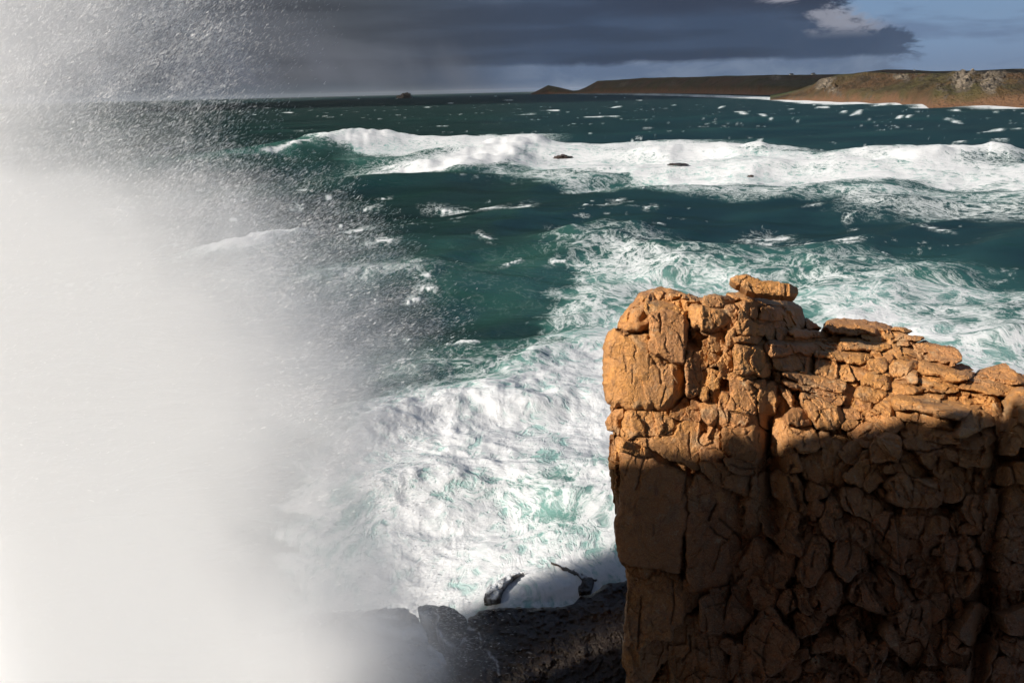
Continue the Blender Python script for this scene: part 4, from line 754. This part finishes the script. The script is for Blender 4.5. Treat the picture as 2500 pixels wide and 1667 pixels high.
 ('E','1110,652 1170,650 1180,680 1110,700',{}), ('E','1050,722 1110,705 1120,770 1060,800',{}), ('E','1190,652 1270,512 1310,560 1300,620 1180,660',{}), ('E','1330,572 1370,582 1380,650 1330,640',{}), ('E','1350,432 1420,402 1430,500 1500,660 1550,592 1520,700 1500,780 1400,700 1370,560',dict(off=-.3)), ('E','1520,702 1560,592 1600,602 1560,740 1500,860',dict(off=-.5)), ('E','1600,552 1720,372 1760,402 1820,382 1830,480 1800,650 1780,760 1740,700 1620,602',dict(off=-.4)), ('E','1580,722 1640,712 1700,860 1570,860',{}), ('E','1840,342 1920,352 1930,400 1860,500',{}),
 ('E','2010,562 2100,402 2140,422 2060,600',dict(off=-.3)), ('E','2260,452 2352,402 2400,420 2400,540 2280,540',{}), ('E','2240,572 2400,622 2400,690 2250,640',{}), ('E','1940,562 1990,582 1950,700 1900,680',{}), ('E','2100,622 2200,602 2160,740 2100,860',{}), ('E','1850,540 1920,480 1930,560 1880,700 1830,720',{}), ('E','1980,640 2060,640 2040,800 1960,860 1940,740',{}), ('E','2180,700 2300,680 2400,740 2400,860 2200,860',{}), ('E','1150,700 1300,660 1380,700 1480,800 1400,860 1150,860',dict(off=.5)), ('E','700,600 800,620 790,720 740,800 760,660',{}), ('E','770,300 860,330 870,420 800,520 720,540 740,420',{}), ('E','1720,780 1860,740 1920,760 1900,860 1720,860',dict(off=.2)),
]
SIL = [(1484,900),(1488,840),(1506,805),(1526,775),(1566,722),(1596,712),(1645,713),(1720,735),(1790,742),(1830,728),(1900,742),(1938,758),(1952,796),(1995,812),(2020,812),(2034,792),(2080,787),(2170,806),(2240,840),(2330,868),(2338,896),(2388,918),(2410,908),(2445,906),(2500,926),(2600,935),(2760,980),(2760,2050),(1490,2050),(1520,1750),(1532,1620),(1536,1470),(1534,1396),(1518,1376),(1506,1290),(1496,1150),(1498,1060),(1496,1010),(1486,965)]
def fit_joints():
    """grow the outlines until neighbours nearly touch, so that only narrow joints stay open"""
    Bs = [resample(chaikin(np.array(pts(v, s)), 1), 3.3) for v, s, o in BLOCKS]
    allp = np.vstack(Bs); own = np.concatenate([np.full(len(b), i) for i, b in enumerate(Bs)]); out = []
    for i, b in enumerate(Bs):
        t = np.roll(b, -1, 0) - np.roll(b, 1, 0); n = np.column_stack([t[:, 1], -t[:, 0]]); n /= np.linalg.norm(n, axis=1)[:, None] + 1e-9
        if inside(b[:1, 0] + n[:1, 0] * 0.5, b[:1, 1] + n[:1, 1] * 0.5, b)[0]: n = -n
        m = (own != i) & (allp[:, 0] > b[:, 0].min() - 30) & (allp[:, 0] < b[:, 0].max() + 30) & (allp[:, 1] > b[:, 1].min() - 30) & (allp[:, 1] < b[:, 1].max() + 30)
        q = allp[m]
        if len(q):
            d = q[None] - b[:, None]; L = np.hypot(d[..., 0], d[..., 1]); f = (d * n[:, None]).sum(-1) > 0.35 * L
            L = np.where(f, L, 99).min(1)
        else: L = np.full(len(b), 99.0)
        mv = np.clip(L / 2 - np.clip(-1.8 + 3.4 * perlin(b / 35.0, 71), -3.6, 1.5), 0, 10.0); far = b + n * 16
        mv = np.where(inside(far[:, 0], far[:, 1], SIL) & inside(b[:, 0], b[:, 1], SIL), mv, 0)
        for _ in range(2): mv = np.minimum(mv, (np.roll(mv, 1) + mv + np.roll(mv, -1)) / 3 + 0.4)
        out.append(b + n * mv[:, None])
    return out
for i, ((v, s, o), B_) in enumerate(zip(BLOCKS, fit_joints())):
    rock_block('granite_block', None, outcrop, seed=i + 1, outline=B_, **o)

def outcrop_body():
    def dep(px, py):
        D = base_depth(px, py) + 0.80; W3 = at_depth(px, py, D)
        i1, a1, b1 = worley(W3 * (0.9, 0.9, 0.38), 5); i2, a2, b2 = worley(W3 * (2.1, 2.1, 0.9), 6)
        return D - 0.55 * i1 - 0.30 * i2 + 0.20 * sstep(b1 - a1, 0.12, 0) + 0.10 * sstep(b2 - a2, 0.1, 0)
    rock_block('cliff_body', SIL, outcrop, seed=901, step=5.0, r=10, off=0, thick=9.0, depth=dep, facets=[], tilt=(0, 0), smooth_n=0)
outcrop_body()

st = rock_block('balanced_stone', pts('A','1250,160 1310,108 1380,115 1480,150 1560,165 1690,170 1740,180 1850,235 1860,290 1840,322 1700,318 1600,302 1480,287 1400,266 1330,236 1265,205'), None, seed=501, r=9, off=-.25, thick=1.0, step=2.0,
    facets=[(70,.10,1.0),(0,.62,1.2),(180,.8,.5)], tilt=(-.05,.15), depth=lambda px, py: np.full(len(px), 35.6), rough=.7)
tag(st, 'long narrow granite slab balanced on top of the orange rock pillar', 'stone')

# ------------------------------------------------------------------ wet rocks at the foot
def shelf(z0, y0, sl, und=0.5):
    """distance to a nearly level shelf: height z0 at distance y0, rising sl per metre away"""
    def f(px, py):
        d = rays(px, py); k = d[:, 2] / d[:, 1]
        Y = (z0 - sl * y0 - CAM[2]) / (k - sl)
        return np.clip(Y, 18, 60)
    return f
FL = lambda v, s, w, a: (np.array(pts(v, s)), w, a)
ledge = rock_block('wet_rock_ledge', pts('F','2330,440 2260,462 2100,492 2000,562 1900,602 1830,662 1700,682 1640,667 1560,687 1400,672 1200,692 1080,702 1040,742 985,762 960,900 880,1020 860,1200 900,1300 920,1500 2700,1500 2700,500'), None, mat=WETROCK, seed=601, step=4.5, r=7, off=0, thick=5.0, depth=shelf(2.6, 38.5, 0.10), facets=[], tilt=(0,0), rough=2.4, cells=.25, back=np.array([.05, .25, -.95]),
    foam_lines=[FL('F','990,830 1020,860',5,.8),FL('F','1120,1010 1200,1100 1230,1230',2.5,.45),FL('F','1060,900 1100,980',2,.4),FL('F','860,1030 960,930',4,.5)])
tag(ledge, 'long dark wet ledge at the foot of the pillar, its left end in spray', 'rock')
ledge2 = rock_block('wet_boulder', pts('F','565,682 640,660 800,655 850,682 970,762 975,860 940,960 860,1015 780,960 700,830 620,770'), None, mat=WETROCK, seed=602, step=4, r=8, off=0, thick=4.0, depth=shelf(2.3, 38.0, 0.12), facets=[], tilt=(0,0), rough=2.2, cells=.25, back=np.array([.05, .25, -.95]),
    foam_lines=[FL('F','600,740 660,800 700,830',7,.9),FL('F','640,720 740,740 720,790',3,.7),FL('F','700,840 800,960 870,1010',5,.8)])
tag(ledge2, 'grey wet boulder streaked with foam at the left end of the dark ledge', 'rock')
ledge3 = rock_block('wet_boulder', pts('F','-420,760 -200,730 120,712 250,690 460,680 560,740 620,850 660,960 760,1050 850,1200 900,1400 500,1500 -200,1500 -500,1100'), None, mat=WETROCK, seed=603, step=5, r=8, off=0, thick=4.0, depth=shelf(1.9, 37.6, 0.08), facets=[], tilt=(0,0), rough=2.2, cells=.25, back=np.array([.05, .25, -.95]),
    foam_lines=[FL('F','100,800 300,860 450,900 600,880 700,1000 800,1100',16,.9),FL('F','150,760 330,740 400,770',6,.7),FL('F','-100,950 300,1000 500,1050 700,1150',34,.55)])
tag(ledge3, 'foam-covered boulder half lost in the white spray', 'rock')
wr = rock_block('washed_rock', pts('F','1105,600 1130,540 1200,480 1300,420 1450,385 1330,450 1260,520 1235,620 1160,620'), None, mat=WETROCK, seed=604, step=3, r=8, off=0, thick=1.5, depth=shelf(0.9, 41, 0.06), facets=[], tilt=(0,0), rough=2.2, cells=.25, back=np.array([.05, .25, -.95]), foam_lines=[FL('F','1140,540 1250,480 1330,430',7,.95),FL('F','1170,600 1240,540',6,.9),FL('F','1300,420 1450,385',6,.9)])
tag(wr, 'small dark rock in white foam, water pouring over it', 'rock', 'rocks washed by foam beside the ledge')
wr = rock_block('washed_rock', pts('F','1660,300 1760,345 1850,355 1930,345 1890,385 1980,420 2060,455 2010,470 1990,540 1900,580 1885,540 1910,460 1830,400 1750,395 1730,350'), None, mat=WETROCK, seed=605, step=3, r=8, off=0, thick=1.5, depth=shelf(1.0, 42, 0.06), facets=[], tilt=(0,0), rough=2.2, cells=.25, back=np.array([.05, .25, -.95]), foam_lines=[FL('F','1850,370 1900,400 1960,430',3,.6)])
tag(wr, 'jagged dark rock breaking the foam close to the pillar', 'rock', 'rocks washed by foam beside the ledge')

# ------------------------------------------------------------------ an unseen crag beside the viewer, added to shade the lower rocks
def crag():
    # footprint line left of and behind the viewer, crest height along it shaped for the shade line
    L = np.array([(-34.2, 17.3), (-33.2, 17.1), (-32.0, 16.9), (-26.5, 16.6), (-21.5, 15.7), (-18.5, 13.0), (-14.5, 7.0), (-9, 0.5), (-4, -5.0), (0, -9.0), (8, -14.0), (20, -18.0)])
    Z = np.array([28.0, 33.0, 35.4, 36.2, 38.9, 42.0, 43.0, 43, 43, 43, 42, 40.0])
    t = np.linspace(0, len(L) - 1, 180); x = np.interp(t, range(len(L)), L[:, 0]); y = np.interp(t, range(len(L)), L[:, 1]); zt = np.interp(t, range(len(L)), Z)
    zt = zt + 1.7 * fbm(np.column_stack([t, t * 0]) * 1.9, 4, 8, 0.6)
    nz = 60; H = np.linspace(0, 1, nz); V = []
    dx = np.gradient(x); dy = np.gradient(y); n = np.hypot(dx, dy); nx_, ny_ = dy / n, -dx / n          # outward normal
    s = np.sign(-(nx_ * (x + 20) + ny_ * (y + 20))); 
    for side in (1, -1):
        for h in (H if side == 1 else H[::-1]):
            z = -2 + (zt + 2) * h; wdt = 0.6 + (1 - h) ** 0.8 * 1.4
            if side == -1: wdt = 0.6 + (1 - h) * 4.0
            q = np.column_stack([x, y, z]); k = 0.9 * fbm(q / 3.0, 4, 4) * min(1, (1 - h) * 3 + 0.25)
            g = -side
            V.append(np.column_stack([x + g * nx_ * 0 + side * 0.72 * (wdt + k) * 0.6 - side * 0.0, y - side * (-0.0) + side * 0.69 * (wdt + k) * 0.6, z]))
    V = np.array(V).reshape(-1, 3)
    o = mesh_obj('shade_crag', V, grid_faces(2 * nz, len(x)), GRANITE)
    tag(o, 'unseen granite crag added to shade the lower rocks', None, None, 'structure')
crag()

# ------------------------------------------------------------------ small things on the far land
def house(name, label, cx, cy, dist, w, seed):
    d = rays([cx], [cy])[0]; c = CAM + d * (dist / d[1])
    root = empty(name, c); tag(root, label, 'house', 'cottages on the far land')
    h = w * 0.45; a = R(20 * seed); L, B = w / 2, w * 0.28
    def bx(x, y, z): return (x * math.cos(a) - y * math.sin(a), x * math.sin(a) + y * math.cos(a), z)
    V = [bx(-L, -B, -7), bx(L, -B, -7), bx(L, B, -7), bx(-L, B, -7), bx(-L, -B, h), bx(L, -B, h), bx(L, B, h), bx(-L, B, h)]
    mesh_obj('wall', V, [(0, 1, 5, 4), (1, 2, 6, 5), (2, 3, 7, 6), (3, 0, 4, 7)], WHITEWASH, root, False)
    e = 0.5; V = [bx(-L - e, -B - e, h), bx(L + e, -B - e, h), bx(L + e, B + e, h), bx(-L - e, B + e, h), bx(-L - e, 0, h + w * 0.24), bx(L + e, 0, h + w * 0.24)]
    mesh_obj('roof', V, [(0, 1, 5, 4), (2, 3, 4, 5), (1, 2, 5, 5), (3, 0, 4, 4)], SLATE, root, False)
WHITEWASH = plain('whitewash', (0.62, 0.60, 0.55)); SLATE = plain('slate', (0.07, 0.07, 0.08)); STEEL = plain('painted_steel', (0.12, 0.12, 0.13), 0.5)

house('cottage', 'white cottage on the dark skyline left of the lit headland', 1932, 186.2, 2960, 13, 1)
house('cottage', 'pale cottage on the skyline just left of the wooded hill', 1985, 186.0, 2900, 15, 2)
house('cottage', 'small white cottage on the crest of the wooded hill', 2232, 174.8, 3840, 14, 3)

# ------------------------------------------------------------------ the storm cloud over the far water (it shades the sea and the land below it)
def storm_cloud():
    n = 90; x = np.linspace(-3600, 100, n); y = np.linspace(1300, 7200, n); X, Y = np.meshgrid(x, y); X = X.ravel(); Y = Y.ravel()
    e = np.minimum(np.minimum(X + 3600, 100 - X) / 700, np.minimum(Y - 1300, 7200 - Y) / 900)
    k = fbm(np.column_stack([X, Y]) / 900.0, 4, 6); e = np.clip(e + 0.6 * k - 0.05, 0, 1) ** 0.5
    top = 1250 + 380 * e + 160 * k * e; bot = 1250 - 120 * e - 50 * fbm(np.column_stack([X, Y]) / 300.0, 3, 16) * e
    V = np.vstack([np.column_stack([X, Y, top]), np.column_stack([X, Y, bot])]); F = grid_faces(n, n)
    ok = (e[F] > 0.02).any(1); F = F[ok]
    m, t = new_mat('cloud'); o_ = t.n('ShaderNodeOutputMaterial'); nz = t.noise(t.n('ShaderNodeNewGeometry').outputs['Position'], 0.004, 4)
    df = t.n('ShaderNodeBsdfDiffuse', ins={'Color': t.mix(nz, (0.75, 0.76, 0.78), (0.6, 0.61, 0.64))})
    t.link(t.n('ShaderNodeMixShader', ins={0: 0.42, 1: df.outputs[0], 2: t.n('ShaderNodeBsdfTransparent').outputs[0]}).outputs[0], o_.inputs[0])
    o = mesh_obj('storm_cloud', V, np.vstack([F, F[:, ::-1] + n * n]), m); tag(o, 'dark storm cloud hanging over the far water', None, None, 'stuff')
storm_cloud()

def haze():
    x, y0, y1, z0, z1 = 25000, -400, 37000, -25, 125
    V = [(-x, y0, z0), (x, y0, z0), (x, y1, z0), (-x, y1, z0), (-x, y0, z1), (x, y0, z1), (x, y1, z1), (-x, y1, z1)]
    m, t = new_mat('sea_air'); o_ = t.n('ShaderNodeOutputMaterial'); t.link(t.n('ShaderNodeVolumePrincipled', ins={'Color': (0.88, 0.93, 1.0, 1), 'Density': 0.5e-5, 'Anisotropy': 0.0}).outputs[0], o_.inputs['Volume'])
    o = mesh_obj('haze', V, [(3, 2, 1, 0), (4, 5, 6, 7), (0, 1, 5, 4), (1, 2, 6, 5), (2, 3, 7, 6), (3, 0, 4, 7)], m, None, False); tag(o, 'thin sea haze veiling the far land', None, None, 'stuff')
haze()

# ------------------------------------------------------------------ the burst of spray
spray = tag(empty('sea_spray', (-12, 26, 0)), 'huge white burst of sea spray filling the left side', None, None, 'stuff')
# right-hand limit of the spray: picture x of half density against picture y, laid out at distance 32
EDGE_PY = [-300, 0, 120, 230, 330, 430, 560, 700, 850, 1000, 1150, 1300, 1420, 1550, 1700, 2000]
EDGE_PX = [ 370, 430, 440, 380, 390, 590, 760, 880, 960, 985, 955, 950, 1020, 1110, 1150, 1150]
SOFT_M  = [ 4.6, 4.4, 4.2, 4.2, 4.0, 3.8, 3.7, 3.6, 3.5, 3.4, 3.3, 3.3, 3.4, 3.5, 3.5, 3.5]
Q = at_depth(EDGE_PX, EDGE_PY, np.full(len(EDGE_PX), 32.0))
EZ = Q[::-1, 2]; EX_ = Q[::-1, 0]; ES = np.array(SOFT_M)[::-1]
SP_MIN = np.array([-27.2, 28.6, -1.0]); SP_MAX = np.array([1.5, 36.8, 50.0])

def spray_volume():
    ng = bpy.data.node_groups.new('spray_density', 'GeometryNodeTree')
    ng.interface.new_socket('Geometry', in_out='OUTPUT', socket_type='NodeSocketGeometry')
    t = NT(ng)
    out = t.n('NodeGroupOutput')
    pos = t.n('GeometryNodeInputPosition').outputs[0]
    sp = t.n('ShaderNodeSeparateXYZ', ins={0: pos}); x, y, z = sp.outputs
    def gmap(sc, a):
        rot = t.n('ShaderNodeVectorRotate', rotation_type='Y_AXIS', ins={'Vector': pos, 'Angle': a}).outputs[0]
        return t.n('ShaderNodeVectorMath', operation='MULTIPLY', ins={0: rot, 1: sc}).outputs[0]
    def curve(vals, lo, hi):
        fc = t.n('ShaderNodeFloatCurve'); c = fc.mapping.curves[0]
        zz = (EZ - SP_MIN[2]) / (SP_MAX[2] - SP_MIN[2]); ok = (zz >= 0) & (zz <= 1)
        P = [(a, (v - lo) / (hi - lo)) for a, v in zip(zz[ok], np.asarray(vals)[ok])]
        P = [(0.0, P[0][1])] + P + [(1.0, P[-1][1])]
        while len(c.points) < len(P): c.points.new(0.5, 0.5)
        for p, (a, v) in zip(c.points, P): p.location = (a, v)
        fc.mapping.update()
        t.link(t.m('DIVIDE', t.m('SUBTRACT', z, SP_MIN[2]), SP_MAX[2] - SP_MIN[2]), fc.inputs['Value'])
        return t.m('ADD', t.m('MULTIPLY', fc.outputs[0], hi - lo), lo)
    ex = curve(EX_, -25.0, 0.0); es = curve(ES, 0.0, 6.0)
    n1 = t.noise(gmap((1, 1, 0.7), R(25)), 0.22, 4, 0.55, 0.5); n2 = t.noise(gmap((1.0, 1, 2.2), R(-22)), 0.8, 3, 0.6, 0.2)
    xs = t.m('DIVIDE', t.m('SUBTRACT', ex, x), es)                          # 0 on the edge, 1 well inside
    xs = t.m('ADD', xs, t.m('ADD', t.m('MULTIPLY', t.m('SUBTRACT', n1, 0.5), 1.9), t.m('MULTIPLY', t.m('SUBTRACT', n2, 0.5), 0.9)))
    den = t.ss(xs, -1.1, 2.6); den = t.m('POWER', den, 1.9)
    ym = t.m('MULTIPLY', t.ss(y, 28.7, 30.6), t.ss(t.m('SUBTRACT', t.ss(x, -15.0, -6.0, 32.8, 36.7), y), 0.0, 2.2)); lm = t.ss(x, -26.9, -24.4)
    zt = t.ss(z, 47.0, 40.0, 0.15, 1.0)
    den = t.m('MULTIPLY', t.m('MULTIPLY', den, ym), t.m('MULTIPLY', lm, zt))
    den = t.m('MULTIPLY', den, t.ss(z, 18.0, 30.0, 1.25, 1.5))
    vox = 0.25
    vc = t.n('GeometryNodeVolumeCube', ins={'Density': den, 'Background': 0.0, 'Min': tuple(SP_MIN), 'Max': tuple(SP_MAX),
        'Resolution X': int((SP_MAX - SP_MIN)[0] / vox), 'Resolution Y': int((SP_MAX - SP_MIN)[1] / vox), 'Resolution Z': int((SP_MAX - SP_MIN)[2] / vox)})
    m, s = new_mat('spray_mist')
    o_ = s.n('ShaderNodeOutputMaterial'); pv = s.n('ShaderNodeVolumePrincipled', ins={'Color': (0.997, 0.999, 1, 1), 'Density': 0.7, 'Anisotropy': 0.0})
    s.link(pv.outputs[0], o_.inputs['Volume'])
    sm = t.n('GeometryNodeSetMaterial', ins={'Geometry': vc.outputs[0], 'Material': m})
    t.link(sm.outputs[0], out.inputs[0])
    me = bpy.data.meshes.new('mist'); me.materials.append(m)
    o = bpy.data.objects.new('mist', me); COL.objects.link(o); o.parent = spray; o.matrix_parent_inverse = Matrix.Translation((-spray.location)); o['kind'] = 'stuff'
    md = o.modifiers.new('density', 'NODES'); md.node_group = ng
spray_volume()

def droplets(n=190000, per=5):
    """droplets in short strings, flung up and to the right and falling at the edge"""
    rng = np.random.default_rng(3); P = np.empty((0, 3))
    while len(P) < n:
        q = rng.uniform(SP_MIN + (0, 0.5, 1.0), SP_MAX - (0, 0.5, 4.0), (n, 3))
        ex = np.interp(q[:, 2], EZ, EX_); es = np.interp(q[:, 2], EZ, ES)
        xs = (ex - q[:, 0]) / es + 0.9 * fbm(q / 5.0, 3, 2) + 0.5 * fbm(q * (0.5, 0.7, 1.3), 2, 6)
        k = np.exp(-((xs - 0.35) / 0.75) ** 2) * 0.9 + 0.08 * sstep(xs, -0.3, 0.6)
        k *= sstep((q[:, 0] - ex) / es, 1.6, 0.4)
        sa = q[:, 0] * math.cos(R(32)) + q[:, 2] * math.sin(R(32)); sb = q[:, 2] * math.cos(R(32)) - q[:, 0] * math.sin(R(32))
        k *= 0.25 + 0.95 * sstep(ridged(np.column_stack([sa * 0.16, q[:, 1] * 0.35, sb * 0.75]), 3, 14), 0.45, 0.85)
        k *= sstep(q[:, 2], 47, 35) * (0.25 + 0.75 * sstep(q[:, 2], 8, 18))
        P = np.vstack([P, q[rng.random(n) < k]])
    P = P[:n]
    ang = np.interp(P[:, 2], [0, 12, 22, 30, 40], [R(-8), R(6), R(24), R(38), R(42)]) + rng.normal(0, 0.22, n)
    ax = np.column_stack([np.cos(ang), rng.normal(0, 0.2, n), np.sin(ang)]); ax /= np.linalg.norm(ax, axis=1)[:, None]
    t = np.linspace(-1, 1, per)[None, :, None] + rng.normal(0, 0.12, (n, per, 1))
    V = P[:, None] + ax[:, None] * t * rng.uniform(0.025, 0.075, (n, 1, 1)) + rng.normal(0, 0.004, (n, per, 3))
    rad = (0.0050 * np.exp(rng.normal(0, 0.35, (n, 1))) * np.ones((1, per))).ravel()
    m, t = new_mat('water_drops'); o_ = t.n('ShaderNodeOutputMaterial')
    df = t.n('ShaderNodeBsdfDiffuse', ins={'Color': (0.9, 0.9, 0.9, 1)}); tr = t.n('ShaderNodeBsdfTranslucent', ins={'Color': (0.9, 0.9, 0.9, 1)})
    mx = t.n('ShaderNodeMixShader', ins={0: 0.45, 1: df.outputs[0], 2: tr.outputs[0]}); t.link(mx.outputs[0], o_.inputs[0])
    me = bpy.data.meshes.new('droplets'); me.vertices.add(n * per); me.vertices.foreach_set('co', np.ascontiguousarray(V.reshape(-1, 3), np.float32).ravel())
    at = me.attributes.new('size', 'FLOAT', 'POINT'); at.data.foreach_set('value', rad.astype(np.float32)); me.materials.append(m)
    o = bpy.data.objects.new('droplets', me); COL.objects.link(o); o.parent = spray; o.matrix_parent_inverse = Matrix.Translation(-spray.location); o['kind'] = 'stuff'
    ng = bpy.data.node_groups.new('drops_as_points', 'GeometryNodeTree')
    ng.interface.new_socket('Geometry', in_out='INPUT', socket_type='NodeSocketGeometry'); ng.interface.new_socket('Geometry', in_out='OUTPUT', socket_type='NodeSocketGeometry')
    g = NT(ng); gi = g.n('NodeGroupInput'); go = g.n('NodeGroupOutput'); ra = g.n('GeometryNodeInputNamedAttribute', data_type='FLOAT', ins={'Name': 'size'})
    mp = g.n('GeometryNodeMeshToPoints', ins={'Mesh': gi.outputs[0], 'Radius': ra.outputs[0]}); sm = g.n('GeometryNodeSetMaterial', ins={'Geometry': mp.outputs[0], 'Material': m}); g.link(sm.outputs[0], go.inputs[0])
    o.modifiers.new('points', 'NODES').node_group = ng
droplets()
